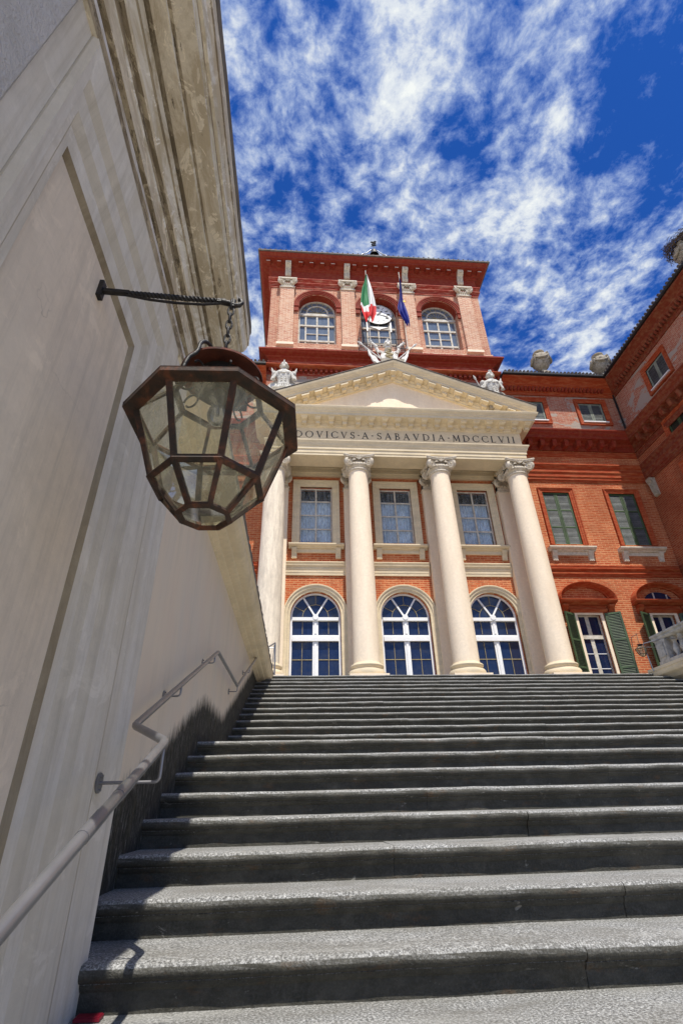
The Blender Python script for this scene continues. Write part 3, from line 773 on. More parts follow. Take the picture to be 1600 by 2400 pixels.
def sash(x0, x1, z0, z1, y, cols, rows, mat, fw_=.05, bw=.022, d=.03):
    b = MB(); b.box(x0, x0 + fw_, y, y + d, z0, z1); b.box(x1 - fw_, x1, y, y + d, z0, z1)
    b.box(x0 + fw_, x1 - fw_, y, y + d, z0, z0 + fw_); b.box(x0 + fw_, x1 - fw_, y, y + d, z1 - fw_, z1)
    for c in cols: b.box(c - bw, c + bw, y + .003, y + d - .003, z0 + fw_, z1 - fw_)
    for r in rows: b.box(x0 + fw_, x1 - fw_, y + .006, y + d - .006, r - bw, r + bw)
    return b

def sill(cx, hw, z, mat, side=False, depth=.23):
    """moulded stone sill on two brackets"""
    b = MB(); y = Yw
    b.mx([(y, z - .135), (y - .10, z - .135), (y - .115, z - .10), (y - depth + .05, z - .085), (y - depth + .01, z - .05), (y - depth, z - .04), (y - depth, z), (y, z)], [(cx - hw, 0), (cx + hw, 0)])
    b.box(cx - hw + .16, cx + hw - .16, y - .045, y, z - .27, z - .136)
    o = b
    br = []
    for s in (-1, 1):
        c = MB(); xc = cx + s * (hw - .19)
        c.mx([(y, z - .47), (y - .05, z - .47), (y - .055, z - .40), (y - .08, z - .30), (y - .13, z - .20), (y - .15, z - .137), (y, z - .137)], [(xc - .085, 0), (xc + .085, 0)])
        c.box(xc - .05, xc - .015, y - .062, y - .04, z - .44, z - .33); c.box(xc + .015, xc + .05, y - .062, y - .04, z - .44, z - .33)
        br.append(c)
    return o, br

# portico upper windows
for i, cx in enumerate(BX):
    b = MB(); b.rectframe(cx - .55, cx + .55, 7.42, 9.70, [(0, 15.04), (0, 14.965), (.10, 14.955), (.115, 14.94), (.19, 14.935), (.205, 14.915), (.245, 14.91), (.25, 15.005), (.0, 15.005)], bottom=False)
    f = P(b, 'window', M['stone'])
    cols = [cx]; rows = [7.55 + 2.15 * k / 4 for k in (1, 2, 3)]
    P(sash(cx - .56, cx + .56, 7.42, 9.70, 15.10, cols, rows, M['stone'], .055, .027), 'sash', M['wornwhite'], f)
    b = MB(); b.box(cx - .5, cx + .5, 15.115, 15.12, 7.48, 9.65); P(b, 'pane', M['clear'], f)
    b = MB(); rings = []                                           # gathered curtain and dark pelmet
    random.seed(i); ph = random.random() * 6
    for k in range(60):
        x = cx - .52 + 1.04 * k / 59; dy = .02 * sin(k * 1.1 + ph) + .012 * sin(k * 2.7)
        rings.append([(x, 15.2 + dy, 7.45), (x, 15.2 + dy * .6, 9.20 + .02 * sin(k * .9)), (x, 15.22, 9.20), (x, 15.24, 7.45)])
    b.loft(rings); P(b, 'curtain', M['curtain'], f, smooth=True)
    o, br = sill(cx + .01, .90, 7.42, M['stone']); P(o, 'sill', M['stone'], f)
    for c in br: P(c, 'bracket', M['stone'], f)
# portico arched windows
for i, cx in enumerate(BX):
    zs = 5.05
    prof = [(.77, 15.05), (.77, 14.945), (.835, 14.94), (.845, 14.915), (.86, 14.905), (.93, 14.895), (.94, 14.87), (.975, 14.865), (.985, 14.88), (.985, 15.01), (.77, 15.01)]
    rings = [[(cx - r, y, FL) for r, y in prof]]
    for k in range(31):
        a = PI - PI * k / 30; rings.append([(cx + r * cos(a), y, zs + r * sin(a)) for r, y in prof])
    rings.append([(cx + r, y, FL) for r, y in prof])
    b = MB(); b.loft(rings); f = P(b, 'arched_window', M['stone'], smooth=True, angle=25)
    b = MB(); yg = 15.13
    b.box(cx - .765, cx - .70, yg, yg + .05, FL, zs); b.box(cx + .70, cx + .765, yg, yg + .05, FL, zs)
    for za, zb, dd in ((4.92, 5.02, .075), (4.29, 4.42, .075), (4.42, 4.48, .02), (3.10, 3.20, .0)): b.box(cx - .70, cx + .70, yg - dd + .005, yg + .045, za, zb)
    b.box(cx - .085, cx + .085, yg - .012, yg + .048, FL, 5.06); b.box(cx - .035, cx + .035, yg - .035, yg + .03, FL, 4.255); b.box(cx - .035, cx + .035, yg - .035, yg + .03, 4.525, 4.895)
    b.arch([(.765, yg), (.715, yg), (.715, yg + .05), (.765, yg + .05)], cx, zs, 28)
    for a in (PI * .325, PI * .675):
        b.loft([[(cx + r * cos(a) - wd * sin(a), y, zs + r * sin(a) + wd * cos(a)) for wd, y in ((-.026, yg), (.026, yg), (.026, yg + .04), (-.026, yg + .04))] for r in (.05, .73)])
    b.loft([[(cx + .085 * cos(t), y, 5.03 + .085 * sin(t)) for t in (2*PI*k/16 for k in range(16))] for y in (yg - .085, yg + .02)])
    P(b, 'sash', M['white'], f)
    b = MB()
    for s in (-1, 1):
        x = cx + s * .395; b.box(x - .007, x + .007, yg + .02, yg + .036, FL, 4.26); b.box(x - .007, x + .007, yg + .02, yg + .036, 4.52, 4.9)
        b.box(min(cx + s*.09, cx + s*.70), max(cx + s*.09, cx + s*.70), yg + .018, yg + .034, 3.745, 3.765)
    b.arch([(.405, yg + .02), (.392, yg + .02), (.392, yg + .034), (.405, yg + .034)], cx, zs, 24)
    for a in (PI * .15, PI * .5, PI * .85):
        b.loft([[(cx + r * cos(a) - wd * sin(a), y, zs + r * sin(a) + wd * cos(a)) for wd, y in ((-.006, yg + .02), (.006, yg + .02), (.006, yg + .034), (-.006, yg + .034))] for r in (.40, .73)])
    P(b, 'glazing_bars', M['gold'], f)
    b = MB(); pts = [(cx + .76, FL)] + [(cx + .76 * cos(PI * k / 24), zs + .76 * sin(PI * k / 24)) for k in range(25)] + [(cx - .76, FL)]
    b.poly(pts, yg + .037, yg + .043); P(b, 'pane', M['glass'], f)

# string band between the pilasters
seg = [(-.55, 1.38), (2.24, 4.11), (4.97, 6.83)]
b = MB()
for xa, xb in seg:
    b.mx([(15.01, 6.36), (14.955, 6.36), (14.95, 6.44), (14.94, 6.45), (14.935, 6.54), (14.92, 6.55), (14.915, 6.62), (14.90, 6.635), (14.87, 6.665), (14.865, 6.69), (14.89, 6.70), (14.885, 6.74), (14.86, 6.77), (14.86, 6.80), (15.01, 6.815)], [(xa, 0), (xb, 0)])
P(b, 'string_course', M['stone'])

# ---- columns and pilasters
def spiral(mb, c, nrm, r, turns=2.4, flip=1, tr=.016, thick=.09):
    nrm = Vector(nrm).normalized(); e1 = nrm.cross(Vector((0, 0, 1))).normalized() * flip; e2 = Vector((0, 0, 1)); c = Vector(c)
    ring = [c + (e1 * cos(a) + e2 * sin(a)) * r * .96 for a in (2*PI*k/20 for k in range(20))]
    mb.loft([[tuple(p - nrm * thick * .5) for p in ring], [tuple(p + nrm * thick * .22) for p in ring]])
    for s in (1,):
        pts = []; n_ = 44
        for k in range(n_):
            u = k / (n_ - 1); a = PI/2 + u * turns * 2 * PI; rr = r * (1 - .86 * u)
            pts.append(c + (e1 * cos(-a) + e2 * sin(a)) * rr + nrm * thick * (.26 + .18 * u))
        mb.tube(pts, [tr * (1 - .45 * k / (n_-1)) * r / .16 for k in range(n_)], 6)
    mb.ball(tuple(c + nrm * thick * .42), r * .16, 8, 5)
def capital(mb, cx, cy, zb, R=.34, pil=False, s=1.0):
    """angular Ionic capital: echinus with eggs, eight tilted volutes, curved abacus, palmettes"""
    o = .335 * s; vr = .165 * s; zc = zb + .235 * s
    if pil: mb.box(cx - R, cx + R, cy - .01, cy + .3, zb, zb + .16 * s)
    else:
        mb.lathe([(R, zb - .05), (R + .035, zb - .035), (R + .045, zb - .01), (R + .03, zb + .02), (R - .01, zb + .04), (R + .0, zb + .06), (R + .05, zb + .11), (R + .075, zb + .16), (R + .05, zb + .20), (R, zb + .24), (R, zb + .3)], cx, cy, 32)
    sides = ((0, -1), (1, 0), (-1, 0), (0, 1)) if not pil else ((0, -1),)
    for nx, ny in sides:
        tx, ty = -ny, nx                                          # along the side
        for sg in (-1, 1):
            c = (cx + nx * (o + .03 * s) + tx * sg * (o - .0), cy + ny * (o + .03 * s) + ty * sg * (o), zc)
            if pil: c = (cx + sg * (R - .02), cy - .08 * s, zc)
            nr = (nx * .9 - tx * sg * .42, ny * .9 - ty * sg * .42, 0)
            # e1 handedness so both scrolls wind inwards
            spiral(mb, c, nr, vr, flip=sg, thick=.10 * s)
        # canalis roll joining the scrolls
        if not pil:
            for k in range(5):                                    # egg and dart
                t = (k - 2) * .085 * s
                mb.ball((cx + nx * (o + .035) + tx * t, cy + ny * (o + .035) + ty * t, zb + .15 * s), .036 * s, 8, 6, (1, 1, 1.5))
        else:
            for k in range(5):
                mb.ball((cx + (k - 2) * .10 * s * R / .34, cy - .03, zb + .13 * s), .036 * s, 8, 6, (1, 1, 1.5))
        # palmette rising over the abacus
        d0 = (o + .05 * s) if not pil else .05
        for k in range(5):
            a = (k - 2) * .5; L = (.19 - abs(k - 2) * .018) * s
            p0 = Vector((cx + nx * d0, cy + ny * d0, zb + .31 * s)); dv = Vector((tx * sin(a), ty * sin(a), cos(a)))
            mb.tube([p0, p0 + dv * L * .6 + Vector((nx, ny, 0)) * .02, p0 + dv * L + Vector((nx, ny, 0)) * .055], [.014 * s, .020 * s, .008 * s], 6)
    # abacus with concave sides and clipped horns
    for z0_, z1_, gr in ((zb + .385 * s, zb + .43 * s, 0), (zb + .432 * s, zb + .47 * s, .02)):
        pts = []; H = (.50 + gr) * s; dp = .10 * s
        for nx, ny in ((0, -1), (1, 0), (0, 1), (-1, 0)):
            tx, ty = -ny, nx
            for k in range(7):
                t = -1 + 2 * k / 6; w_ = H * .93 * t; q = H - dp * (1 - t * t)
                pts.append((cx + nx * q + tx * w_, cy + ny * q + ty * w_))
        if pil: pts = [(x if abs(x - cx) < R + .12 else cx + math.copysign(R + .12, x - cx), max(cy - .12, min(y, cy + .2))) for x, y in pts]
        mb.loft([[(x, y, z) for x, y in pts] for z in (z0_, z1_)])
    # acanthus husk sprays from the scrolls
    for nx, ny in sides:
        tx, ty = -ny, nx
        for sg in (-1, 1):
            for k in range(3):
                p0 = Vector((cx + nx * ((o + .05) if not pil else .05) + tx * sg * .10 * s, cy + ny * ((o + .05) if not pil else .05) + ty * sg * .10 * s, zb + .30 * s))
                dv = Vector((tx * sg * (.6 + .25 * k), ty * sg * (.6 + .25 * k), .45 - .3 * k)).normalized()
                mb.tube([p0, p0 + dv * .09 * s, p0 + dv * .13 * s + Vector((0, 0, -.015))], [.018 * s, .014 * s, .005], 6)

CX = [-.97 + .03, 1.80, 4.57, 7.27]; CY = 14.0
for i, cx in enumerate(CX):
    b = MB(); prof = []
    z0c, z1c = FL + .80, 9.62
    for k in range(17):
        t = k / 16; r = .368 - (.368 - .318) * (t ** 1.7); prof.append((r, z0c + (z1c - z0c) * t))
    b.lathe(prof, cx, CY, 56); m_ = M['cream_old'] if i == 0 else M['cream']
    col = P(b, 'column', m_, smooth=True, angle=60)
    if i == 0: col['label'] = 'peeling stained leftmost column'
    b = MB(); b.lathe([(.49, FL + .452), (.50, FL + .50), (.50, FL + .56), (.47, FL + .605), (.42, FL + .615), (.415, FL + .65), (.43, FL + .67), (.445, FL + .69), (.455, FL + .72), (.445, FL + .75), (.42, FL + .765), (.385, FL + .77), (.375, FL + .80), (.36, FL + .82)], cx, CY, 48)
    P(b, 'base', M['stone'], col, smooth=True)
    b = MB(); b.box(cx - .52, cx + .52, CY - .52, CY + .52, FL + .001, FL + .45); P(b, 'plinth', M['cream'], col)
    b = MB(); capital(b, cx, CY, 9.635, .325); P(b, 'capital', M['capstone'], col, smooth=True, angle=40)
for i, cx in enumerate(CX):
    b = MB(); b.box(cx - .42, cx + .42, 14.80, 15.001, FL, 9.52); p_ = P(b, 'pilaster', M['cream'])
    b = MB(); b.mx([(15.001, 9.522), (14.78, 9.525), (14.765, 9.545), (14.78, 9.565), (15.001, 9.57)], [(cx - .45, 0), (cx + .45, 0)])
    b.box(cx - .40, cx + .40, 14.81, 15.001, 9.571, 10.09)
    capital(b, cx, 14.80, 9.62, .40, pil=True); P(b, 'capital', M['capstone'], p_, smooth=True, angle=40)

# ---- portico entablature
EX0, EX1, EY = -1.20, 7.57, 13.65
def usweep(mb, prof, x0, x1, yf, yb=15.0):
    """profile [(out,z)] round three sides of the portico"""
    mb.loft([[(x0 - o, yb, z) for o, z in prof], [(x0 - o, yf - o, z) for o, z in prof], [(x1 + o, yf - o, z) for o, z in prof], [(x1 + o, yb, z) for o, z in prof]])
b = MB()
usweep(b, [(-.10, 10.11), (0, 10.11), (0, 10.20), (.018, 10.205), (.018, 10.32), (.028, 10.325), (.045, 10.335), (.045, 10.43), (.055, 10.44), (.075, 10.47), (.10, 10.55), (.145, 10.62), (.15, 10.66), (-.10, 10.69)], EX0, EX1, EY)
P(b, 'architrave', M['stone'])
b = MB(); b.box(EX0 + .101, EX1 - .101, EY + .101, 14.33, 10.112, 10.69); b.box(EX0 + .101, EX0 + .7, 14.331, 14.99, 10.112, 10.69); b.box(EX1 - .7, EX1 - .101, 14.331, 14.99, 10.112, 10.69)
b.mx([(15.001, 10.12), (14.90, 10.12), (14.90, 10.24), (14.87, 10.25), (14.87, 10.40), (14.84, 10.41), (14.82, 10.50), (14.80, 10.54), (15.001, 10.54)], [(EX0 + .7, 0), (EX1 - .7, 0)])
b.box(EX0 + .7, EX1 - .7, 14.331, 14.999, 10.60, 10.70)
P(b, 'portico_ceiling', M['stone'])
b = MB(); usweep(b, [(-.12, 10.67), (-.012, 10.67), (-.012, 11.27), (0, 11.275), (.03, 11.29), (.045, 11.32), (.05, 11.36), (-.12, 11.37)], EX0, EX1, EY); fri = P(b, 'frieze', M['stone'])
b = MB()
usweep(b, [(-.1, 11.34), (.06, 11.34), (.06, 11.42), (.10, 11.44), (.12, 11.475), (.42, 11.50), (.425, 11.60), (.435, 11.61), (.455, 11.625), (.46, 11.66), (.48, 11.68), (.53, 11.735), (.55, 11.79), (.55, 11.81), (-.1, 11.84)], EX0, EX1, EY)
cor = P(b, 'cornice', M['stone'])
def modillion(mb, x, yf, z, k=1.0, dz=0):
    """tapered block under the corona with a smaller one below it"""
    mb.loft([[(x - a, yf - o, zz + dz * (1)), (x + a, yf - o, zz), (x + a, yf - .05, zz), (x - a, yf - .05, zz)] for a, o, zz in ((.125 * k, .375, z), (.105 * k, .36, z - .045), (.085 * k, .30, z - .085))])
    mb.box(x - .075 * k, x + .075 * k, yf - .20, yf - .05, z - .20, z - .086)
nM = 20
for k in range(nM + 1):
    b = MB(); x = EX0 - .20 + (EX1 - EX0 + .40) * k / nM; modillion(b, x, EY, 11.497); P(b, 'modillion', M['stone'], cor)
# inscription on the frieze
def stroke(mb, p, q, w0, w1, y0, y1):
    dx, dz = q[0] - p[0], q[1] - p[1]; L = math.hypot(dx, dz); nx, nz = -dz / L, dx / L
    mb.poly([(p[0] + nx * w0, p[1] + nz * w0), (p[0] - nx * w0, p[1] - nz * w0), (q[0] - nx * w1, q[1] - nz * w1), (q[0] + nx * w1, q[1] + nz * w1)], y0, y1)
def bowl(mb, cx, cz, rx, rz, a0, a1, tk, tn, y0, y1, n_=18):
    rings = []
    for k in range(n_ + 1):
        a = a0 + (a1 - a0) * k / n_; t = tn + (tk - tn) * abs(cos(a)) ** 1.3
        o, i = (rx, rz), (rx - t, rz - tn)
        rings.append([(cx + o[0]*cos(a), y0, cz + o[1]*sin(a)), (cx + i[0]*cos(a), y0, cz + i[1]*sin(a)), (cx + i[0]*cos(a), y1, cz + i[1]*sin(a)), (cx + o[0]*cos(a), y1, cz + o[1]*sin(a))])
    mb.loft(rings)
GW = dict(L=.58, V=.80, D=.84, O=.98, I=.26, C=.82, S=.56, A=.82, B=.64, M=.96, X=.74)
def glyph(mb, ch, x, z, h, y0, y1, tk=.062, tn=.024):
    W = GW.get(ch, .3) * h; k, t = tk * h, tn * h
    S = lambda px, pz, qx, qz, a, b2=None: stroke(mb, (x + px * h, z + pz * h), (x + qx * h, z + qz * h), a, a if b2 is None else b2, y0, y1)
    sf = lambda px, pz, w=.13: mb.box(x + (px - w) * h, x + (px + w) * h, y0 + .0005, y1 - .0005, z + pz * h - t * .55, z + pz * h + t * .55)
    g = GW.get(ch, .3); yy0, yy1 = y0, y1
    if ch == 'I': S(g/2, 0, g/2, 1, k); sf(g/2, 0); sf(g/2, 1)
    elif ch == 'L': S(.12, 0, .12, 1, k); sf(.12, 1); S(.0, .02, g, .02, t); S(g - .02, 0, g, .17, t)
    elif ch == 'V': S(.10, 1, g/2 + .02, 0, k, k*.8); S(g - .08, 1, g/2, 0, t*1.2, t); sf(.10, 1); sf(g - .07, 1, .11)
    elif ch == 'A': S(.07, 0, g/2 - .02, 1, t*1.2, t); S(g - .10, 0, g/2 - .03, 1, k, k*.8); S(.2, .36, g - .24, .36, t); sf(.07, 0, .11); sf(g - .1, 0, .13)
    elif ch == 'M': S(.10, 0, .16, 1, t*1.2); S(g - .12, 0, g - .17, 1, k); S(.16, 1, g/2, .08, k*.9); S(g - .18, 1, g/2, .08, t); sf(.10, 0); sf(g - .12, 0); sf(.12, 1, .09); sf(g - .14, 1, .09)
    elif ch == 'D':
        S(.13, 0, .13, 1, k); sf(.08, 0, .09); sf(.08, 1, .09)
        bowl(mb, x + .28*h, z + .5*h, (g - .28)*h, .5*h + t*.5, -PI/2, PI/2, 2*k, 2*t, y0, y1); S(.13, .985, .29, .985, t); S(.13, .015, .29, .015, t)
    elif ch == 'O': bowl(mb, x + g/2*h, z + .5*h, g/2*h, .52*h, 0, 2*PI, 2*k, 2*t, y0, y1, 32)
    elif ch == 'C': bowl(mb, x + .50*h, z + .5*h, .50*h, .52*h, PI*.27, PI*1.73, 2*k, 2*t, y0, y1, 26); S(.81, .70, .83, .93, t); S(.81, .28, .83, .10, t)
    elif ch == 'S':
        bowl(mb, x + .28*h, z + .755*h, .25*h, .265*h, PI*.12, PI*1.28, 1.7*k, 2*t, y0, y1); bowl(mb, x + .28*h, z + .25*h, .27*h, .27*h, -PI*.88, PI*.36, 1.7*k, 2*t, y0, y1)
        S(.10, .61, .46, .43, k*.95); S(.50, .80, .50, .96, t); S(.03, .22, .03, .05, t)
    elif ch == 'B':
        S(.13, 0, .13, 1, k); sf(.07, 0, .08); sf(.07, 1, .08)
        bowl(mb, x + .26*h, z + .755*h, .29*h, .245*h, -PI/2, PI/2, 1.8*k, 2*t, y0, y1); bowl(mb, x + .27*h, z + .26*h, .36*h, .27*h, -PI/2, PI/2, 2*k, 2*t, y0, y1)
        S(.13, .985, .27, .985, t); S(.13, .515, .28, .515, t); S(.13, .012, .28, .012, t)
    elif ch == 'X': S(.10, 1, g - .10, 0, k); S(g - .12, 1, .10, 0, t); sf(.1, 1, .08); sf(g-.1, 0, .08); sf(g-.12, 1, .08); sf(.1, 0, .08)
hh = .268; yy0, yy1 = EY + .002, EY + .016
for word, xa, xb in (('LVDOVICVS', -.90, 1.70), ('A', 1.95, 2.18), ('SABAVDIA', 2.47, 4.82), ('MDCCLVII', 5.11, 7.31)):
    tot = sum(GW[c] for c in word) * hh; gap = (xb - xa - tot) / max(1, len(word) - 1); x = xa
    for c in word:
        b = MB(); glyph(b, c, x, 10.845, hh, yy0, yy1); P(b, 'letter', M['black'], fri); x += GW[c] * hh + gap
for x in (1.83, 2.31, 4.97):
    b = MB(); b.poly([(x - .03, 10.965), (x + .03, 10.965), (x, 11.01)], yy0, yy1); P(b, 'letter_stop', M['black'], fri)

# ---- pediment
AX = 3.185; ZC = 11.815; HL_, HR_ = EX0 - .55, EX1 + .55
rise = 2.02; slope = rise / (AX - HL_)
def rake(mb, prof, x0=HL_, x1=HR_, h=None):
    h = rise if h is None else h
    mb.mx(prof, [(x0, 0), (AX, (AX - x0) * slope), (x1, 0)])
b = MB()
zr = ZC - .02
rake(b, [(13.65, zr - .10), (13.55, zr - .06), (13.24, zr - .04), (13.235, zr + .05), (13.22, zr + .06), (13.20, zr + .08), (13.195, zr + .11), (13.17, zr + .13), (13.12, zr + .20), (13.10, zr + .26), (13.10, zr + .28), (13.65, zr + .29)])
rk = P(b, 'pediment_cornice', M['stone'])
b = MB(); rake(b, [(13.70, zr - .30), (13.60, zr - .30), (13.59, zr - .24), (13.56, zr - .22), (13.55, zr - .14), (13.51, zr - .10), (13.50, zr - .07), (13.70, zr - .07)], HL_ + .75, HR_ - .75); 
# shear start so the bed mould stays parallel
for v in b.bm.verts: v.co.z += .75 * slope
P(b, 'bed_moulding', M['stone'], rk)
for k in range(-9, 10):
    x = AX + k * .455; z = zr - .05 + (abs(AX - HL_) - abs(x - AX)) * slope
    if z < 11.95: continue
    b = MB(); s = -slope if k > 0 else (slope if k < 0 else 0)
    for a, o, z0_, z1_, yb in ((.125, .40, -.085, -.012, 13.56), (.075, .24, -.22, -.086, 13.56)):
        mbp = [(x - a, z + z0_ - a * s), (x + a, z + z0_ + a * s), (x + a * 1.12, z + z1_ + a * s), (x - a * 1.12, z + z1_ - a * s)]
        b.poly(mbp, 13.65 - o, yb)
    P(b, 'modillion', M['stone'], rk)
b = MB(); b.poly([(EX0 - .3, 11.83), (EX1 + .3, 11.83), (AX, 11.83 + (AX - EX0 + .3) * slope)], 13.68, 13.80); P(b, 'tympanum', M['cream'])
b = MB(); rake(b, [(13.085, zr + .282), (13.075, zr + .30), (13.09, zr + .325), (15.0, zr + .345), (15.0, zr + .285)], HL_ - .03, HR_ + .03); P(b, 'pediment_roof', M['slate'])
b = MB(); b.poly([(EX0 - .35, 11.83), (EX1 + .35, 11.83), (AX, 11.83 + (AX - EX0 + .35) * slope)], 13.80, 14.99); P(b, 'pediment_body', M['stone'])

# ---- tower
TX0, TX1, TZ = -1.62, 7.92, 16.12
TWX = [.455, 3.18, 5.93]; TPX = [-.895, 1.82, 4.55, 7.20]
b = MB(); wall(b, TX0, TX1, TZ, 20.42, Yw, [(x, .84, [(.82, 16.9, 19.22, True)]) for x in TWX], .55)
b.loft([[(TX0, 15, z), (TX0, 21, z), (TX1, 21, z), (TX1, 15, z)] for z in (TZ, 20.42)], cap=False, closed=False)
P(b, 'tower_wall', M['brick_tower'])
def tsweep(mb, prof, x0=TX0, x1=TX1, y0=15.0, y1=21.0):
    R = [[(x0 - o, y0 - o, z) for o, z in prof], [(x1 + o, y0 - o, z) for o, z in prof], [(x1 + o, y1 + o, z) for o, z in prof], [(x0 - o, y1 + o, z) for o, z in prof]]
    mb.loft(R + [R[0]], cap=False)
for cx in TPX:
    b = MB(); b.box(cx - .31, cx + .31, 14.86, 15.001, 16.75, 20.28); p_ = P(b, 'tower_pilaster', M['brick_pil'])
    b = MB(); b.box(cx - .36, cx + .36, 14.82, 15.001, 16.62, 16.75); P(b, 'base', M['cream'], p_)
    b = MB(); b.box(cx - .35, cx + .35, 14.82, 15.001, 20.282, 20.33); b.box(cx - .26, cx + .26, 14.90, 15.001, 20.331, 20.80); capital(b, cx, 14.86, 20.38, .30, pil=True, s=1.02)
    P(b, 'capital', M['capstone'], p_, smooth=True, angle=40)
b = MB()                                                            # corner strips and plinth course
tsweep(b, [(-.05, 16.5), (.05, 16.5), (.05, 16.615), (-.05, 16.63)]); P(b, 'tower_plinth', M['brick_pil'])
b = MB()
for x in (TX0 + .16, TX1 - .16): pass
tsweep(b, [(-.1, 20.42), (.03, 20.42), (.03, 20.50), (.05, 20.505), (.05, 20.59), (.06, 20.60), (.10, 20.65), (.12, 20.66), (.12, 20.70), (.05, 20.71), (.04, 20.82), (.09, 20.86), (.13, 20.92), (.15, 20.93), (.15, 20.97), (-.1, 20.98)])
P(b, 'tower_architrave', M['redband'])
b = MB(); tsweep(b, [(-.1, 20.98), (.02, 20.98), (.02, 21.05), (.05, 21.06), (.05, 21.16), (.03, 21.17), (.03, 21.60), (.07, 21.62), (.08, 21.68), (.12, 21.70), (.12, 21.80), (.16, 21.83), (.20, 21.90), (.48, 21.93), (.48, 22.02), (.51, 22.04), (.56, 22.08), (.60, 22.13), (.60, 22.16), (-.1, 22.17)])
tc_ = P(b, 'tower_cornice', M['redmould'])
for k in range(21):
    x = TX0 - .2 + (TX1 - TX0 + .4) * k / 20
    if min(abs(x - c) for c in TPX) < .2: continue
    b = MB(); b.box(x - .10, x + .10, 14.62, 14.9, 21.78, 21.90)
    b.mi = 1; b.box(x - .085, x + .085, 14.612, 14.619, 21.80, 21.835); b.mi = 0
    P(b, 'modillion', [M['redmould'], M['capstone']], tc_)
for cx in TPX:
    b = MB()
    b.mx([(14.97, 21.2), (14.90, 21.2), (14.86, 21.3), (14.85, 21.5), (14.80, 21.62), (14.68, 21.70), (14.62, 21.80), (14.62, 21.905), (14.97, 21.905)], [(cx - .13, 0), (cx + .13, 0)])
    for s in (-.085, -.03, .03, .085): b.tube([(cx + s, 14.895, 21.22), (cx + s, 14.85, 21.32), (cx + s, 14.84, 21.5), (cx + s, 14.77, 21.63)], .022, 6)
    spiral(b, (cx, 14.63, 21.80), (0, -1, 0), .085, 1.8, 1, .012, .05)
    P(b, 'console', M['capstone'], tc_)
b = MB()
tsweep(b, [(.60, 22.161), (.66, 22.165), (.665, 22.20), (.66, 22.235), (.60, 22.24), (-.5, 22.56)]); P(b, 'tower_eaves', M['slate'])
b = MB(); z0_ = 22.25
v0 = [(TX0 - .6, 14.4, z0_), (TX1 + .6, 14.4, z0_), (TX1 + .6, 21.6, z0_), (TX0 - .6, 21.6, z0_)]
V = [b.bm.verts.new(p) for p in v0] + [b.bm.verts.new((TX0 + 2.4, 18, 23.4)), b.bm.verts.new((TX1 - 2.4, 18, 23.4))]
b.face([V[0], V[1], V[5], V[4]]); b.face([V[1], V[2], V[5]]); b.face([V[2], V[3], V[4], V[5]]); b.face([V[3], V[0], V[4]])
for k in range(46):                                                  # tile ends standing up along the eave
    x = TX0 - .58 + (TX1 - TX0 + 1.16) * k / 45; b.tube([(x, 14.345, 22.245), (x, 14.9, 22.44)], .045, 6)
for k in range(30):
    y = 14.6 + 7 * k / 29
    b.tube([(TX0 - .655, y, 22.245), (TX0 - .1, y, 22.44)], .045, 6); b.tube([(TX1 + .655, y, 22.245), (TX1 + .1, y, 22.44)], .045, 6)
P(b, 'tower_roof', M['tile'])
# tower windows
for i, cx in enumerate(TWX):
    b = MB(); zs = 19.22
    b.arch([(.83, 15.0), (.835, 14.955), (.90, 14.95), (.905, 14.93), (.97, 14.925), (.975, 14.905), (1.04, 14.90), (1.045, 15.01)], cx, zs, 30)
    for s in (-1, 1):
        xa, xb = sorted((cx + s * .835, cx + s * 1.075)); b.box(xa, xb, 14.925, 15.01, 18.86, 19.14); b.box(xa - .02, xb + .02, 14.895, 15.01, 19.141, 19.215)
    f = P(b, 'tower_window', M['redmould'], smooth=True, angle=25)
    b = MB(); b.arch([(.82, 15.55), (.82, 15.02), (.80, 15.02), (.80, 15.55)], cx, zs, 30); P(b, 'arch_soffit', M['redmould'], f)
    yg = 15.34; b = MB()
    b.arch([(.80, yg), (.735, yg), (.735, yg + .06), (.80, yg + .06)], cx, zs, 30)
    if i != 1: b.arch([(.50, yg + .01), (.44, yg + .01), (.44, yg + .06), (.50, yg + .06)], cx, zs + .02, 24)
    b.box(cx - .82, cx + .82, yg - .03, yg + .05, 19.02, 19.17)
    for xo, wd in ((-.80, .045), (-.50, .035), (0, .035), (.50, .035), (.80, .045)): b.box(cx + xo - wd, cx + xo + wd, yg, yg + .05, 16.9, 19.018)
    for zc in (17.05, 17.42, 18.38): b.box(cx - .75, cx + .75, yg - .018, yg + .04, zc - .045, zc + .045)
    for zc in (17.88,):
        for xa, xb in ((-.46, -.04), (.04, .46)): b.box(cx + xa, cx + xb, yg + .004, yg + .046, zc - .016, zc + .016)
    P(b, 'sash', M['wornwhite'], f)
    b = MB()
    for a in [PI * k / 8 for k in range(1, 8)]:
        b.loft([[(cx + r * cos(a) - wd * sin(a), y, zs + r * sin(a) + wd * cos(a)) for wd, y in ((-.008, yg + .02), (.008, yg + .02), (.008, yg + .04), (-.008, yg + .04))] for r in (.02, .75)])
    P(b, 'glazing_bars', M['gold'], f)
    b = MB(); b.box(cx - .78, cx + .78, yg + .042, yg + .047, 16.9, 19.05); P(b, 'pane', M['glass_grey'], f)
    b = MB(); pts = [(cx + .76 * cos(PI * k / 24), zs + .76 * sin(PI * k / 24)) for k in range(25)]
    b.poly(pts, yg + .048, yg + .053); P(b, 'fanlight_pane', M['glass_grey'], f)
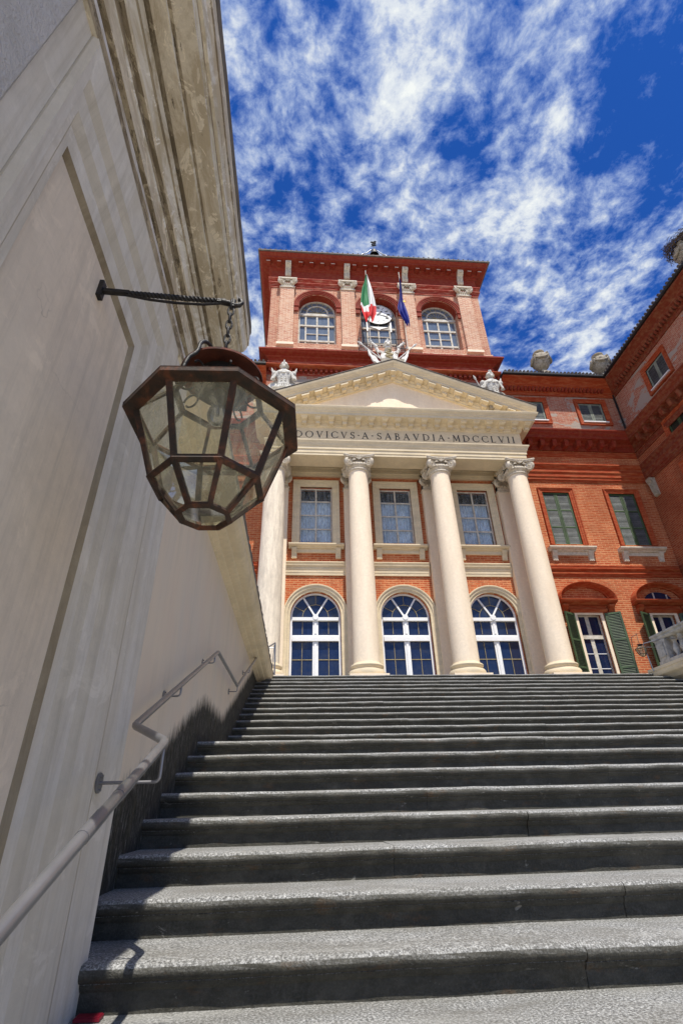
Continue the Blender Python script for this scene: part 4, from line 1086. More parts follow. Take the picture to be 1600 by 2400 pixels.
# clock
b = MB(); cxk, czk, rk_ = 3.21, 19.25, .642
b.loft([[(cxk + r * cos(a), y, czk + r * sin(a)) for a in (2*PI*k/48 for k in range(48))] for r, y in ((rk_, 15.3650), (rk_, 15.2650), (rk_ - .012, 15.2550))])
clk = P(b, 'clock', M['clockwhite'])
b = MB(); b.loft([[(cxk + r * cos(a), y, czk + r * sin(a)) for r, y in ((rk_ + .008, 15.3650), (rk_ + .008, 15.2500), (rk_ - .002, 15.2500), (rk_ - .006, 15.3650))] for a in (2*PI*k/48 for k in range(49))], cap=False); P(b, 'rim', M['iron'], clk)
b = MB()
for k in range(60):
    a = 2 * PI * k / 60; r0_, r1_ = (.565, .595)
    if k % 5 == 0: r0_ = .555
    stroke(b, (cxk + r0_ * sin(a), czk + r0_ * cos(a)), (cxk + r1_ * sin(a), czk + r1_ * cos(a)), .009, .009, 15.2480, 15.2540)
for hnum, s in enumerate(('I','II','III','IIII','V','VI','VII','VIII','IX','X','XI','XII'), 1):
    a = 2 * PI * hnum / 12; tmp = MB(); x = 0; hgl = .135
    for c in s: glyph(tmp, c, x, 0, hgl, -.003, .003, .075, .02); x += (GW[c] * .82 + .05) * hgl
    for v in tmp.bm.verts:
        px, pz = v.co.x - x / 2, v.co.z + .385
        v.co = (cxk + px * cos(a) + pz * sin(a), 15.2510 + v.co.y, czk - px * sin(a) + pz * cos(a))
    me_ = bpy.data.meshes.new('t'); tmp.bm.to_mesh(me_); tmp.bm.free(); b.bm.from_mesh(me_); bpy.data.meshes.remove(me_)
P(b, 'numerals', M['black'], clk)
b = MB()
for a, L, wd in ((math.radians(39), .30, .030), (math.radians(108), .50, .018)):
    e = (cxk + L * sin(a), czk + L * cos(a)); s_ = (cxk - .1 * sin(a), czk - .1 * cos(a)); mid = (cxk + L * .7 * sin(a), czk + L * .7 * cos(a))
    stroke(b, s_, mid, wd * .6, wd * 1.2, 15.2350, 15.2430); stroke(b, mid, e, wd * 1.2, .003, 15.2352, 15.2428)
b.loft([[(cxk + .045 * cos(t), y, czk + .045 * sin(t)) for t in (2*PI*k/16 for k in range(16))] for y in (15.2300, 15.2450)])
P(b, 'hands', M['black'], clk)
b = MB(); b.loft([[(x, y, z) for x, z in ((cxk - .42, 18.47), (cxk + .42, 18.47), (cxk + .08, 18.35), (cxk + .05, 18.30), (cxk - .05, 18.30), (cxk - .08, 18.35))] for y in (15.2950, 15.3450)])
b.box(cxk - .56, cxk - .50, 15.3050, 15.3450, 18.2, 18.9); b.box(cxk + .50, cxk + .56, 15.3050, 15.3450, 18.2, 18.9); P(b, 'clock_frame', M['clockwhite'], clk)
# balcony railing
b = MB(); zb0, zb1 = 16.13, 16.70
for x in [2.15 + (4.06 - 2.15) * k / 16 for k in range(17)]: b.tube([(x, 14.42, zb0), (x, 14.42, zb1)], .009, 5)
for x in (2.15, 4.06):
    b.tube([(x, 14.42, zb1), (x, 14.95, zb1)], .012, 6); b.tube([(x, 14.42, zb0 + .05), (x, 14.95, zb0 + .05)], .010, 6)
for z in (zb0 + .05, (zb0 + zb1) / 2, zb1): b.tube([(2.15, 14.42, z), (4.06, 14.42, z)], .012, 6)
P(b, 'balcony_railing', M['iron'])

# tower foot: cornice, plain band, string
b = MB(); tsweep(b, [(-.1, 15.78), (.04, 15.79), (.08, 15.84), (.16, 15.88), (.18, 15.93), (.34, 15.97), (.40, 16.02), (.44, 16.03), (.44, 16.10), (.42, 16.12), (-.1, 16.14)], TX0 + .15, TX1 - .15); P(b, 'tower_foot_cornice', M['redmould'])
b = MB(); b.loft([[(TX0 + .05, 15 - .03, z), (TX1 - .05, 15 - .03, z), (TX1 - .05, 21, z), (TX0 + .05, 21, z)] for z in (15.0, 15.79)]); P(b, 'tower_foot', M['redband'])
b = MB(); b.box(TX0 + .05, TX1 - .05, 14.93, 14.968, 15.46, 15.52)
b.mx([(14.98, 15.25), (14.84, 15.26), (14.74, 15.30), (14.70, 15.34), (14.70, 15.38), (14.98, 15.44)], [(TX0 - .1, 0), (TX1 + .1, 0)])
P(b, 'tower_string', M['orange_mould'])
b = MB()
for k in range(48):
    x = TX0 + (TX1 - TX0) * k / 47; b.box(x - .05, x + .05, 14.80, 14.96, 15.10, 15.24)
P(b, 'dentil_row', M['redmould'])

# ---- wings: cornices that run along the facade, turn the inner corner and follow the side wing
def run(mb, prof, xa, main=True):
    """facade length from xa to the mitred inner corner"""
    mb.loft([[(xa, y, z) for y, z in prof], [(12.75 - (15 - y), y, z) for y, z in prof]])
def run_side(prof, mb=None, y_end=1.5):
    mb = mb or MB(); mb.loft([[(y, y, z) for y, z in prof], [(y_end, y, z) for y, z in prof]]); return swap(mb)
main_c = [(15.0, 11.58), (14.95, 11.58), (14.95, 11.80), (14.90, 11.82), (14.86, 11.88), (14.58, 11.90), (14.57, 12.02), (14.55, 12.04), (14.50, 12.08), (14.48, 12.16), (14.44, 12.18), (14.43, 12.235), (15.0, 12.30)]
strings = {'lower_string': [(15.0, 6.40), (14.97, 6.40), (14.96, 6.48), (14.93, 6.49), (14.93, 6.53), (14.97, 6.54), (14.97, 6.60), (14.92, 6.63), (14.89, 6.65), (14.89, 6.70), (14.94, 6.71), (14.92, 6.76), (14.92, 6.78), (15.0, 6.80)],
           'architrave_string': [(15.0, 10.16), (14.96, 10.16), (14.96, 10.22), (14.93, 10.23), (14.93, 10.33), (14.90, 10.34), (14.90, 10.48), (14.86, 10.52), (14.86, 10.55), (14.93, 10.56), (14.93, 10.74), (14.88, 10.78), (14.86, 10.84), (14.84, 10.85), (14.84, 10.90), (15.0, 10.92)],
           'frieze_string': [(15.0, 11.30), (14.97, 11.30), (14.965, 11.38), (14.95, 11.40), (14.95, 11.52), (15.0, 11.54)]}
eave_c = [(15.0, 14.38), (14.95, 14.38), (14.94, 14.50), (14.90, 14.52), (14.90, 14.60), (14.72, 14.72), (14.70, 14.78), (14.56, 14.86), (14.46, 14.90), (14.45, 14.96), (15.0, 14.99)]
gut = [(14.45, 14.965), (14.38, 14.965), (14.36, 15.0), (14.36, 15.05), (14.37, 15.07), (14.45, 15.07)]
mats = {'main_cornice': M['redmould'], 'eaves_cornice': M['orange_mould'], 'gutter': M['iron']}
allp = dict(strings); allp['main_cornice'] = main_c; allp['eaves_cornice'] = eave_c; allp['gutter'] = gut
objs = {}
for nm, pr in allp.items():
    mt = mats.get(nm, M['orange_mould'])
    xa = 7.70 if nm not in ('eaves_cornice', 'gutter') else 7.93
    b = MB(); run(b, pr, xa); objs[nm] = P(b, nm, mt)
    b = MB(); run(b, pr, xa); mirror(b); P(b, nm, mt)
def blocks(nm, parent, us, z0_, z1_, y0_, y1_, w_, mat, side=False, gap_last=True):
    b = MB()
    if nm == 'modillion' and len(us) > 1:
        for u in us: blocks(nm, parent, [u], z0_, z1_, y0_, y1_, w_, mat, side)
        return
    for u in us:
        b.loft([[(u - a, y0_ + c, z), (u + a, y0_ + c, z), (u + a, y1_, z), (u - a, y1_, z)] for a, c, z in ((w_ * .8, .06, z0_), (w_ * .95, .01, z0_ + (z1_ - z0_) * .5), (w_, 0, z1_))])
    if side: swap(b)
    return P(b, nm, mat, parent)
blocks('modillion', objs['main_cornice'], [8.0 + .47 * k for k in range(9)], 11.62, 11.885, 14.64, 14.96, .085, M['redmould'])
blocks('corbel_table', objs['eaves_cornice'], [8.0 + .155 * k for k in range(28)], 14.53, 14.70, 14.76, 14.96, .045, M['redmould'])
def tiles(mb, x0, x1, n_):
    mb.loft([[(x, 14.42, 15.07), (x, 14.42, 15.09), (x, 18.5, 16.3), (x, 18.5, 16.25)] for x in (x0, x1)])
    for k in range(n_):
        x = x0 + (x1 - x0) * (k + .5) / n_; mb.tube([(x, 14.36 + random.uniform(-.02, .02), 15.10), (x, 15.6, 15.47)], .056, 7)
b = MB(); tiles(b, 7.95, 12.3, 28); P(b, 'wing_roof', M['tile'])
b = MB(); tiles(b, 7.95, 12.3, 28); mirror(b); P(b, 'wing_roof', M['tile'])

# side wing (a second range of the palace, at a right angle)
b = MB()
sideY = [12.60, 10.1, 7.6, 5.1]
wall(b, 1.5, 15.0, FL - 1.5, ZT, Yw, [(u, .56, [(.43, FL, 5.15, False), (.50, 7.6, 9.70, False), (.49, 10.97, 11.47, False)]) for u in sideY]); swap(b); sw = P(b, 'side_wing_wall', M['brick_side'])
b = MB(); wall(b, 1.5, 15.0, ZT, 15.0, Yw, [(u, .56, [(.49, 13.0, 13.95, False)]) for u in [12.55, 10.05, 7.55, 5.05]]); swap(b); P(b, 'side_wing_upper_wall', M['brick_pale'])
b = MB(); b.box(13.06, 20, 1.5, 14.9, FL - 1.5, 14.9); P(b, 'side_wing_interior', M['darkroom'])
for nm, pr in allp.items():
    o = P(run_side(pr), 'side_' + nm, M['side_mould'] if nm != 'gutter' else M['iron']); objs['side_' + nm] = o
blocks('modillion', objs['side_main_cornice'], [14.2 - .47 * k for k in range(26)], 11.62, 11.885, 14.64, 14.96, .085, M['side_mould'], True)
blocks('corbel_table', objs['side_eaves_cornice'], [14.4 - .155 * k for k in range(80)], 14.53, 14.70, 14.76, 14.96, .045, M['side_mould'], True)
b = MB(); tiles(b, 1.5, 14.3, 82); swap(b); P(b, 'side_wing_roof', M['tile'])
b = MB(); b.tube([(12.69, 14.94, 14.9), (12.69, 14.94, 12.35)], .035, 8); b.tube([(12.40, 14.60, 15.0), (12.69, 14.94, 14.8)], .03, 8); P(b, 'drainpipe', M['iron'])
b = MB(); b.mx([(15.0, 9.45), (14.93, 9.48), (14.88, 9.7), (14.86, 9.95), (14.80, 10.05), (14.78, 10.155), (15.0, 10.155)], [(14.55, 0), (14.78, 0)])
for s in (14.60, 14.665, 14.73): b.tube([(s, 14.92, 9.48), (s, 14.87, 9.7), (s, 14.85, 9.95)], .024, 6)
swap(b); P(b, 'console', M['urnstone'])

# wing windows
def upper_window(cx, side=False, mir=False, z0_=7.55, z1_=9.70, hw=.50, kind='main'):
    tr = swap if side else (mirror if mir else (lambda m_: m_))
    shm = [M['green'], M['slat'], M['black']] if kind == 'main' else [M['greyshutter'], M['slat'], M['black']]
    if kind == 'frieze': shm = [M['green'], M['green'], M['black']]
    b = MB(); zf = z0_ + .02
    b.rectframe(cx - hw, cx + hw, zf, z1_, [(0, 15.06), (0, 14.975), (.06, 14.97), (.065, 14.955), (.125, 14.95), (.135, 14.925), (.165, 14.92), (.17, 15.005), (0, 15.005)], bottom=(kind != 'main'))
    f = P(tr(b), 'shuttered_window', M['orange_mould'])
    for s in (0, 1):
        w_ = hw - .004; b = MB(); shutter(b, w_, z1_ - zf - .01, 3 if kind == 'main' else 1, (13 if kind == 'main' else 15) if kind != 'frieze' else 8)
        xf(b, Matrix.Translation((cx - hw + s * (hw + .004), 15.045, zf + .005)))
        P(tr(b), 'shutter', shm, f)
    if kind == 'main':
        o, br = sill(cx, .82, 7.44, M['stone']); P(tr(o), 'sill', M['capstone'], f)
        for c in br: P(tr(c), 'bracket', M['capstone'], f)
    elif kind == 'attic':
        b = MB(); b.box(cx - hw - .02, cx + hw + .02, 14.90, 14.999, z0_ - .03, z0_ + .015); P(tr(b), 'sill', M['white'], f)
def door(cx, lunette=False, side=False, mir=False):
    tr = swap if side else (mirror if mir else (lambda m_: m_))
    b = MB()
    b.arch([(.78, 14.99), (.78, 14.93), (.83, 14.92), (.835, 14.88), (.87, 14.80), (.875, 14.75), (.92, 14.70), (.935, 14.70), (.935, 15.0)], cx, 5.54, 26, squash=.62)
    b.mx([(15.0, 5.40), (14.93, 5.40), (14.86, 5.43), (14.74, 5.46), (14.72, 5.50), (14.70, 5.51), (14.70, 5.535), (15.0, 5.55)], [(cx - .94, 0), (cx + .94, 0)])
    b.mx([(15.0, 5.16), (14.94, 5.16), (14.93, 5.19), (14.89, 5.22), (14.88, 5.245), (14.95, 5.25), (14.95, 5.39), (15.0, 5.395)], [(cx - .62, 0), (cx + .62, 0)])
    f = P(tr(b), 'pedimented_door', M['orange_mould'], smooth=True, angle=25)
    for s in (-1, 1):
        b = MB(); xc = cx + s * .76; b.mx([(15.0, 5.12), (14.94, 5.12), (14.92, 5.20), (14.86, 5.28), (14.80, 5.33), (14.79, 5.395), (15.0, 5.395)], [(xc - .085, 0), (xc + .085, 0)]); P(tr(b), 'bracket', M['orange_mould'], f)
    if lunette:
        b = MB(); pts = [(cx + .47 * cos(PI * k / 20), 5.56 + .30 * sin(PI * k / 20)) for k in range(21)]
        b.poly(pts, 14.955, 14.965); P(tr(b), 'lunette_pane', M['glass'], f)
        b = MB(); b.box(cx - .16, cx - .12, 14.935, 14.954, 5.57, 5.83); b.box(cx + .28, cx + .32, 14.935, 14.954, 5.57, 5.77); P(tr(b), 'lunette_bars', M['wornwhite'], f)
    b = MB(); b.rectframe(cx - .385, cx + .385, FL, 5.10, [(0, 15.03), (0, 14.975), (.09, 14.975), (.095, 15.02), (0, 15.02)], bottom=False); P(tr(b), 'door_surround', M['cream'], f)
    b = sash(cx - .425, cx + .425, FL, 5.14, 15.16, [cx], [4.44], M['white'], .055, .06, .04)
    b.box(cx - .36, cx + .36, 15.13, 15.159, 4.36, 4.47); P(tr(b), 'door_sash', M['wornwhite'], f)
    b = MB(); b.box(cx - .37, cx + .37, 15.17, 15.175, 3.90, 3.92); b.box(cx - .37, cx + .37, 15.17, 15.175, 3.45, 3.47); P(tr(b), 'glazing_bars', M['white'], f)
    b = MB(); b.box(cx - .40, cx + .40, 15.185, 15.19, FL, 5.12); P(tr(b), 'pane', M['glass'], f)
    for s in (-1, 1):
        b = MB(); shutter(b, .47, 5.13 - FL - .03, 3, 16)
        ang = math.radians(180 + 28) if s < 0 else math.radians(-28)
        xf(b, Matrix.Translation((cx + s * .50, 14.95, FL + .03)) @ Matrix.Rotation(ang, 4, 'Z'))
        P(tr(b), 'door_shutter', [M['green'], M['green'], M['black']], f)
for cx in WX:
    upper_window(cx); upper_window(cx, kind='attic', z0_=13.05, z1_=14.06)
door(WX[0]); door(WX[1], True)
for cx in WX: upper_window(cx, mir=True); door(cx, mir=True)
for u in sideY[:2]: upper_window(u, side=True); upper_window(u, side=True, kind='frieze', z0_=10.97, z1_=11.47, hw=.49); door(u, side=True)
for u in (12.55, 10.05): upper_window(u, side=True, kind='attic', z0_=13.0, z1_=13.95, hw=.49)

# ------------------------------------------------------------------ flags
def flag(label, x, y, zb_, zt_, L, R, zrow, colour, group='flags on the clock tower'):
    t = thing('flag', label, 'flag', (x, y, zb_), group)
    b = MB(); b.tube([(x, y, zb_), (x, y, zt_)], .018, 8); b.ball((x, y, zt_ + .02), .03, 8, 6); local(b.build('pole', M['wornwhite'], t, smooth=True), (x, y, zb_))
    b = MB(); nu, nv = 22, 30; g = []
    for j in range(nv + 1):
        v = j / nv; i = v * (len(zrow) - 1); k = min(int(i), len(zrow) - 2); f_ = i - k
        xl = L[k] + (L[k+1] - L[k]) * f_; xr = R[k] + (R[k+1] - R[k]) * f_; z = zrow[k] + (zrow[k+1] - zrow[k]) * f_
        row = []
        for q in range(nu + 1):
            u = q / nu; amp = .10 * min(1, (xr - xl) * 2.2)
            row.append(b.bm.verts.new((xl + (xr - xl) * u, y - .06 - amp * (1 + sin(u * 9 + v * 3)) - .03 * sin(u * 21), z + (-.10 if v > .9 else 0) * sin(u * 9) * (v - .9) * 10)))
        g.append(row)
    for j in range(nv):
        for q in range(nu):
            u, v = (q + .5) / nu, (j + .5) / nv
            b.mi = colour(u, v); b.face([g[j][q], g[j][q+1], g[j+1][q+1], g[j+1][q]])
    return t, b, (x, y, zb_)
def itcol(u, v):
    lim = .78 - .16 * u if u > .5 else .70 + .28 * (u) 
    if v > lim: return 2
    if u < .53: return 0 if v < .64 else 1
    return 1
t, b, L0 = flag('green, white and red flag hanging limp left of the tower clock', 2.62, 14.42, 16.15, 21.1, [2.60, 2.52, 2.38, 2.30, 2.27, 2.30, 2.42], [2.66, 2.74, 2.84, 2.92, 2.96, 2.93, 2.80], [20.75, 20.2, 19.6, 19.0, 18.5, 18.1, 17.72], itcol)
local(b.build('cloth', [M['flag_green'], M['flag_white'], M['flag_red']], t, smooth=True, angle=80), L0)
t, b, L0 = flag('dark blue flag with a yellow star hanging limp right of the tower clock', 4.15, 14.42, 16.15, 21.1, [4.13, 4.10, 4.06, 4.02, 3.93, 3.84, 3.98, 4.22], [4.17, 4.18, 4.17, 4.16, 4.22, 4.30, 4.34, 4.33], [20.6, 20.2, 19.6, 19.2, 18.8, 18.35, 17.95, 17.55], lambda u, v: 0)
local(b.build('cloth', [M['flag_blue']], t, smooth=True, angle=80), L0)
b = MB(); pts = []
for k in range(10):
    a = PI/2 + k * PI/5; r = .085 if k % 2 == 0 else .035; pts.append((4.15 + r * cos(a), 18.72 + r * sin(a)))
b.poly(pts, 14.10, 14.11); local(b.build('star', M['yellow'], t), L0)

# ------------------------------------------------------------------ sculpture
def disc_shield(mb, c, r, ry=None, nrm=(0, -1, 0), studs=18, bulge=.12):
    nrm = Vector(nrm).normalized(); e1 = nrm.cross(Vector((0, 0, 1))).normalized(); e2 = e1.cross(nrm).normalized(); c = Vector(c); ry = ry or r
    rings = []
    for rr, h in ((1, -.05), (1, .0), (.97, .03), (.86, .03), (.84, .012), (.6, bulge * .5), (.3, bulge * .85), (.03, bulge)):
        rings.append([tuple(c + e1 * (r * rr * cos(a)) + e2 * (ry * rr * sin(a)) + nrm * h) for a in (2*PI*k/28 for k in range(28))])
    mb.loft(rings)
    for k in range(studs):
        a = 2 * PI * k / studs; mb.ball(tuple(c + e1 * (r * .915 * cos(a)) + e2 * (ry * .915 * sin(a)) + nrm * .035), r * .035, 6, 4)
def helmet(mb, c, s):
    x, y, z = c
    mb.ball((x, y, z), .15 * s, 16, 10, (1, 1.05, 1.1)); mb.lathe([(.17 * s, z - .06 * s), (.185 * s, z - .05 * s), (.17 * s, z - .035 * s)], x, y, 20)
    mb.box(x - .055 * s, x + .055 * s, y - .19 * s, y - .10 * s, z - .18 * s, z - .07 * s)
    for k in range(9):
        a = -.2 + k * .33; mb.ball((x, y + .16 * s * -cos(a), z + .17 * s * sin(a) + .03), .045 * s, 8, 5, (.7, 1, 1))
    mb.lathe([(.10 * s, z - .20 * s), (.11 * s, z - .27 * s), (.15 * s, z - .33 * s)], x, y, 14)
    mb.tube([(x, y, z + .15 * s), (x, y, z + .25 * s), (x - .03 * s, y - .02, z + .28 * s)], [.03 * s, .022 * s, .012], 6)
def trophy(label, cx, cy, zb_, s, spears):
    t = thing('armour_trophy', label, 'sculpture', (cx, cy, zb_), 'stone armour trophies on the pediment'); L0 = (cx, cy, zb_)
    b = MB(); rings = []
    for hx, hy, z in ((.24, .17, 0), (.25, .19, .10), (.22, .16, .28), (.23, .17, .38), (.30, .21, .55), (.34, .22, .70), (.32, .20, .80), (.20, .15, .88), (.12, .12, .92)):
        rings.append([(cx + s * hx * cos(a), cy + s * hy * sin(a), zb_ + s * (.25 + z)) for a in (2*PI*k/28 for k in range(28))])
    b.loft(rings)
    for sx in (-1, 1):
        b.ball((cx + sx * .12 * s, cy - .17 * s, zb_ + .93 * s), .105 * s, 12, 8, (1, .6, .8))
        for k in range(3): b.ball((cx + sx * .065 * s, cy - .165 * s, zb_ + (.52 + k * .10) * s), .055 * s, 8, 6, (1, .55, .7))
        b.ball((cx + sx * .36 * s, cy, zb_ + 1.0 * s), .12 * s, 12, 8, (.9, 1, 1))
        for k in range(5): b.tube([(cx + sx * (.30 + .03 * k) * s, cy - (.11 - .03 * k) * s, zb_ + .95 * s), (cx + sx * (.33 + .035 * k) * s, cy - (.13 - .03 * k) * s, zb_ + .68 * s)], .028 * s, 6)
        b.lathe([(.07 * s, zb_ + .64 * s), (.085 * s, zb_ + .66 * s), (.07 * s, zb_ + .68 * s)], cx + sx * .38 * s, cy - .06 * s, 12)
    b.box(cx - .06 * s, cx + .06 * s, cy - .25 * s, cy - .15 * s, zb_ + .86 * s, zb_ + 1.0 * s)
    local(b.build('cuirass', M['marble'], t, smooth=True, angle=50), L0)
    b = MB()
    for row in range(2):
        for k in range(13):
            a = PI + PI * (k + .5 * row) / 12.5; r0_ = .235 + .02 * row; z = zb_ + (.30 - .15 * row) * s
            b.tube([(cx + r0_ * s * cos(a) * 1.05, cy + r0_ * s * .8 * sin(a), z + .04 * s), (cx + (r0_ + .05) * s * cos(a) * 1.1, cy + (r0_ + .06) * s * .85 * sin(a), z - .17 * s)], .027 * s, 6)
    b.tube([(cx + .26 * s * cos(a), cy + .20 * s * sin(a), zb_ + .345 * s) for a in (PI + PI * k / 16 for k in range(17))], .025 * s, 6)
    local(b.build('skirt', M['marble'], t, smooth=True, angle=60), L0)
    b = MB(); helmet(b, (cx, cy - .02, zb_ + 1.42 * s), s); local(b.build('helmet', M['marble'], t, smooth=True, angle=50), L0)
    for sx in (-1, 1):
        b = MB(); disc_shield(b, (cx + sx * .34 * s, cy + .10, zb_ + .33 * s), .36 * s, .40 * s, (sx * .35, -1, .1)); local(b.build('shield', M['marble'], t, smooth=True, angle=40), L0)
    for (dx, z1_, tilt) in spears:
        b = MB(); x0_, x1_ = cx + dx * .5 * s, cx + dx * s; b.tube([(x0_, cy + .12, zb_ + .4 * s), (x1_, cy + .05, zb_ + z1_ * s)], .02 * s, 6)
        b.tube([(x1_, cy + .05, zb_ + z1_ * s), (x1_ + (x1_ - x0_) * .15, cy + .04, zb_ + (z1_ + .10) * s), (x1_ + (x1_ - x0_) * .3, cy + .03, zb_ + (z1_ + .24) * s)], [.022 * s, .05 * s, .004], 8)
        local(b.build('spear', M['marble'], t, smooth=True), L0)
    b = MB(); b.box(cx - .42 * s, cx + .42 * s, cy - .3, cy + .35, zb_ - .55, zb_ + .06 * s); local(b.build('pedestal', M['urnstone'], t), L0)
trophy('white stone armour and helmet between two round shields on the left slope of the pediment', -.80, 13.72, 12.82, .96, ((-.42, 1.12, 0), (.42, 1.12, 0)))
trophy('white stone armour and helmet with a long spear on the right slope of the pediment', 6.98, 13.72, 12.76, .94, ((-.58, 1.22, 0), (.40, 1.12, 0)))
t = thing('armour_trophy', 'white stone oval shield with bronze serpent, helmet and carved banners on the pediment peak', 'sculpture', (3.09, 13.3, 14.3), 'stone armour trophies on the pediment'); L0 = (3.09, 13.3, 14.3)
sxc = 3.09
b = MB(); disc_shield(b, (sxc, 13.36, 14.50), .33, .385, (0, -1, .15), 26, .10); local(b.build('shield', M['carved'], t, smooth=True, angle=40), L0)
b = MB(); pts = []
for k in range(50):
    u = k / 49; pts.append((sxc - .02 + (.135 - .05 * abs(u - .5)) * sin(u * 4.6 * PI), 13.225 + .03 * u, 14.28 + .46 * u))
b.tube(pts, [.022 + .012 * sin(PI * k / 49) for k in range(50)], 8); b.ball((sxc + .02, 13.235, 14.76), .04, 8, 6, (1.5, 1, 1)); local(b.build('serpent_relief', M['gold'], t, smooth=True, angle=80), L0)
b = MB(); helmet(b, (sxc - .03, 13.34, 15.16), .92); local(b.build('helmet', M['carved'], t, smooth=True, angle=50), L0)
for sx in (-1, 1):
    b = MB(); n_ = 12; rings = []                                   # carved banner hanging in folds from its staff
    for k in range(n_ + 1):
        u = k / n_; ridge = .03 * sin(u * 16)
        xa = sxc + sx * (.90 - .58 * u); za = 15.10 - .80 * u
        xb = sxc + sx * (.80 - .10 * u - .25 * u * u); zb2 = 14.95 - .30 * u - .42 * sin(u * PI * .5) ** 1.5
        rings.append([(xa, 13.42 + ridge, za), (xb, 13.40 - ridge, zb2 - .03), (xb, 13.47 - ridge, zb2 - .03), (xa, 13.49 + ridge, za)])
    b.loft(rings); local(b.build('banner', M['carved'], t, smooth=True, angle=60), L0)
    b = MB(); b.tube([(sxc + sx * .25, 13.38, 14.33), (sxc + sx * .98, 13.44, 15.20)], .02, 6); b.tube([(sxc + sx * .96, 13.44, 15.17), (sxc + sx * 1.05, 13.44, 15.28), (sxc + sx * 1.16, 13.45, 15.38)], [.02, .05, .005], 6)
    local(b.build('staff', M['carved'], t, smooth=True), L0)
    b = MB()
    for (dx, z, rx) in ((.52, 15.30, .8), (.40, 15.02, 1.4), (.30, 14.92, .5)):
        c0 = Vector((sxc + sx * dx, 13.5, z)); dv = Vector((sx * cos(rx), 0, sin(rx))) * .16; b.tube([c0 - dv, c0 + dv], .045, 10); b.tube([c0 + dv * .9, c0 + dv * 1.1], .07, 10)
    b.tube([(sxc + sx * .3, 13.55, 14.6), (sxc + sx * .55, 13.55, 15.45)], .028, 8); local(b.build('drums_and_cannon', M['carved'], t, smooth=True), L0)
b = MB(); b.box(sxc - .36, sxc + .50, 13.15, 13.75, 13.98, 14.20); local(b.build('pedestal', M['urnstone'], t), L0)

# ------------------------------------------------------------------ urns and nest
def urn(label, cx, cy, zb_, s):
    t = thing('stone_urn', label, 'urn', (cx, cy, zb_), 'stone urns along the roof edge'); L0 = (cx, cy, zb_)
    b = MB(); prof = [(.17, 0), (.18, .05), (.12, .09), (.09, .15), (.11, .20), (.19, .25), (.29, .36), (.36, .48), (.385, .58)]
    rings = []
    for r, z in prof:                                              # fluted lower bowl
        fl = .045 if .22 < z < .57 else 0
        rings.append([(cx + s * r * (1 + fl * abs(sin(a * 10)) - fl * .5) * cos(a), cy + s * r * (1 + fl * abs(sin(a * 10)) - fl * .5) * sin(a), zb_ + s * z) for a in (2*PI*k/80 for k in range(80))])
    b.loft(rings); b.box(cx - .20 * s, cx + .20 * s, cy - .20 * s, cy + .20 * s, zb_ - .30, zb_ - .001); local(b.build('bowl', M['urnstone'], t, smooth=True, angle=60), L0)
    b = MB(); rings = []
    for r, z in ((.385, .58), (.41, .60), (.41, .63), (.395, .65), (.43, .80), (.44, .90), (.415, 1.02), (.33, 1.10), (.22, 1.14), (.17, 1.20), (.20, 1.27), (.27, 1.30), (.275, 1.36), (.20, 1.40), (.08, 1.44)):
        rings.append([(cx + s * (r + (.075 * noise.noise(Vector((cos(a) * 5, sin(a) * 5, z * 7 + cx))) if .64 < z < 1.13 else 0)) * cos(a), cy + s * (r + (.075 * noise.noise(Vector((cos(a) * 5, sin(a) * 5, z * 7 + cx))) if .64 < z < 1.13 else 0)) * sin(a), zb_ + s * z) for a in (2*PI*k/48 for k in range(48))])
    b.loft(rings); local(b.build('body', M['urnstone'], t, smooth=True, angle=60), L0)
    b = MB()
    for q in range(4):
        a = PI/4 + q * PI/2 - .3; px, py = cx + s * .43 * cos(a), cy + s * .43 * sin(a)
        spiral(b, (px, py, zb_ + s * 1.0), (cos(a), sin(a), .2), .105 * s, 1.8, 1, .018, .08)
        for k in range(5): b.ball((px + s*.01*cos(a), py + s*.01*sin(a), zb_ + s * (.88 - k * .055)), s * (.075 - .012 * k), 8, 6)
        a2 = a + PI/4; pts = [(cx + s * (.455) * cos(a + PI/2 * u), cy + s * (.445) * sin(a + PI/2 * u), zb_ + s * (.90 - .22 * sin(PI * u))) for u in [k / 12 for k in range(13)]]
        b.tube(pts, [s * (.025 + .05 * sin(PI * k / 12)) for k in range(13)], 8)
    local(b.build('swags', M['urnstone'], t, smooth=True), L0)
    return t
urn('weathered stone urn on the roof edge right beside the clock tower', 9.80, 14.62, 15.30, .84)
urn('mossy stone urn on the roof edge at the inner corner of the wings', 12.42, 14.66, 15.30, .86)
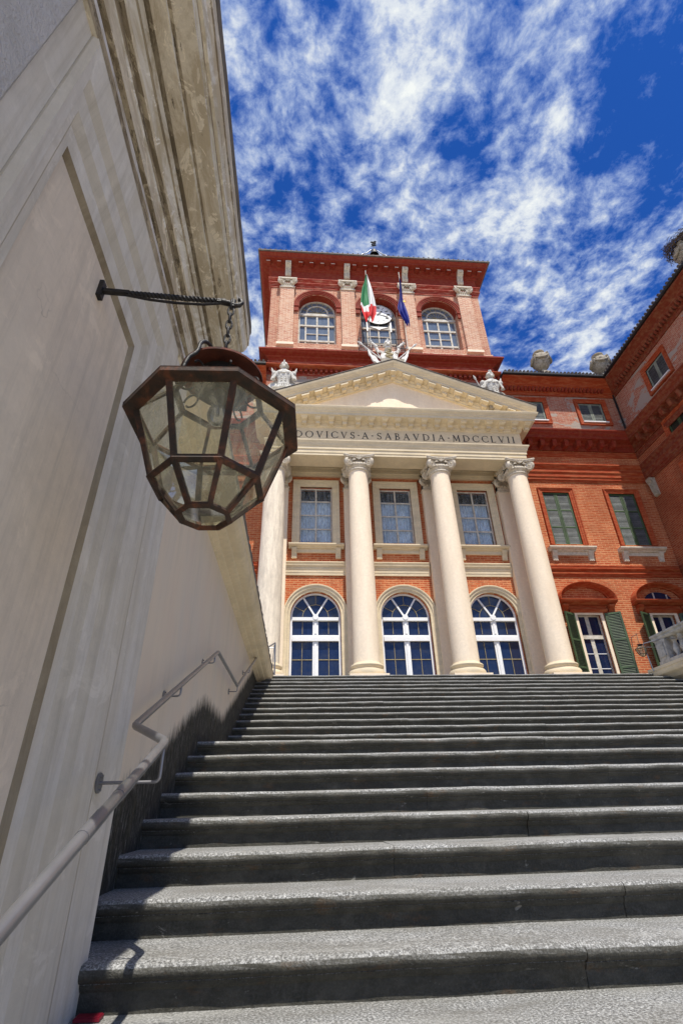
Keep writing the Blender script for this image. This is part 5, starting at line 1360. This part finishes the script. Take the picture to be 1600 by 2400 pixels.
urn('largest stone urn under a twig nest at the right edge of the photo', 12.78, 9.56, 15.30, .86)
b = MB(); random.seed(5)
for k in range(900):
    a = random.uniform(0, 2*PI); rr = random.uniform(.25, .60) ; z = 16.18 + random.gauss(.16, .11) + (.55 - rr) * .1
    p = Vector((12.80 + rr * cos(a), 9.56 + rr * sin(a), z)); ta = a + PI/2 + random.gauss(0, .45)
    L = random.uniform(.12, .34); dv = Vector((cos(ta), sin(ta), random.gauss(0, .25))) * L
    b.tube([p - dv * .5, p + Vector((0, 0, random.uniform(-.02, .03))), p + dv * .5], random.uniform(.004, .009), 4)
tag(b.build('stork_nest', M['twig']), 'big ragged twig nest piled on top of the rightmost urn', 'nest')

# ------------------------------------------------------------------ bell on the tower roof
t = thing('roof_bell', 'small dark bell in a curved iron frame with a leafy finial on the tower roof', 'bell', (3.30, 15.4, 22.6)); L0 = (3.30, 15.4, 22.6)
by = 15.4
b = MB(); b.lathe([(.03, 24.28), (.10, 24.26), (.15, 24.18), (.18, 24.02), (.21, 23.90), (.25, 23.80), (.24, 23.79), (.17, 23.9), (.02, 24.2)], 3.30, by, 24, cap=False); local(b.build('bell', M['iron'], t, smooth=True), L0)
b = MB()
for sx in (-1, 1):
    b.tube([(3.30 + sx * .62, by, 22.6), (3.30 + sx * .62, by, 23.85), (3.30 + sx * .58, by, 23.93), (3.30 + sx * .42, by, 23.98), (3.30 + sx * .30, by, 24.08), (3.30 + sx * .20, by, 24.24), (3.30, by, 24.34)], .022, 8)
local(b.build('iron_frame', M['steel'], t, smooth=True, angle=60), L0)
b = MB(); b.tube([(3.30, by, 24.3), (3.30, by, 25.0)], .014, 6); random.seed(3)
for k in range(26):
    z = random.uniform(24.55, 24.98); a = random.uniform(0, 2*PI); L = random.uniform(.08, .20)
    p = Vector((3.30, by, z)); e = p + Vector((cos(a) * L, sin(a) * L * .5, random.uniform(-.02, .12)))
    b.tube([p, (p + e) / 2 + Vector((0, 0, .02)), e], [.008, .035, .004], 4)
local(b.build('finial', M['iron'], t), L0)
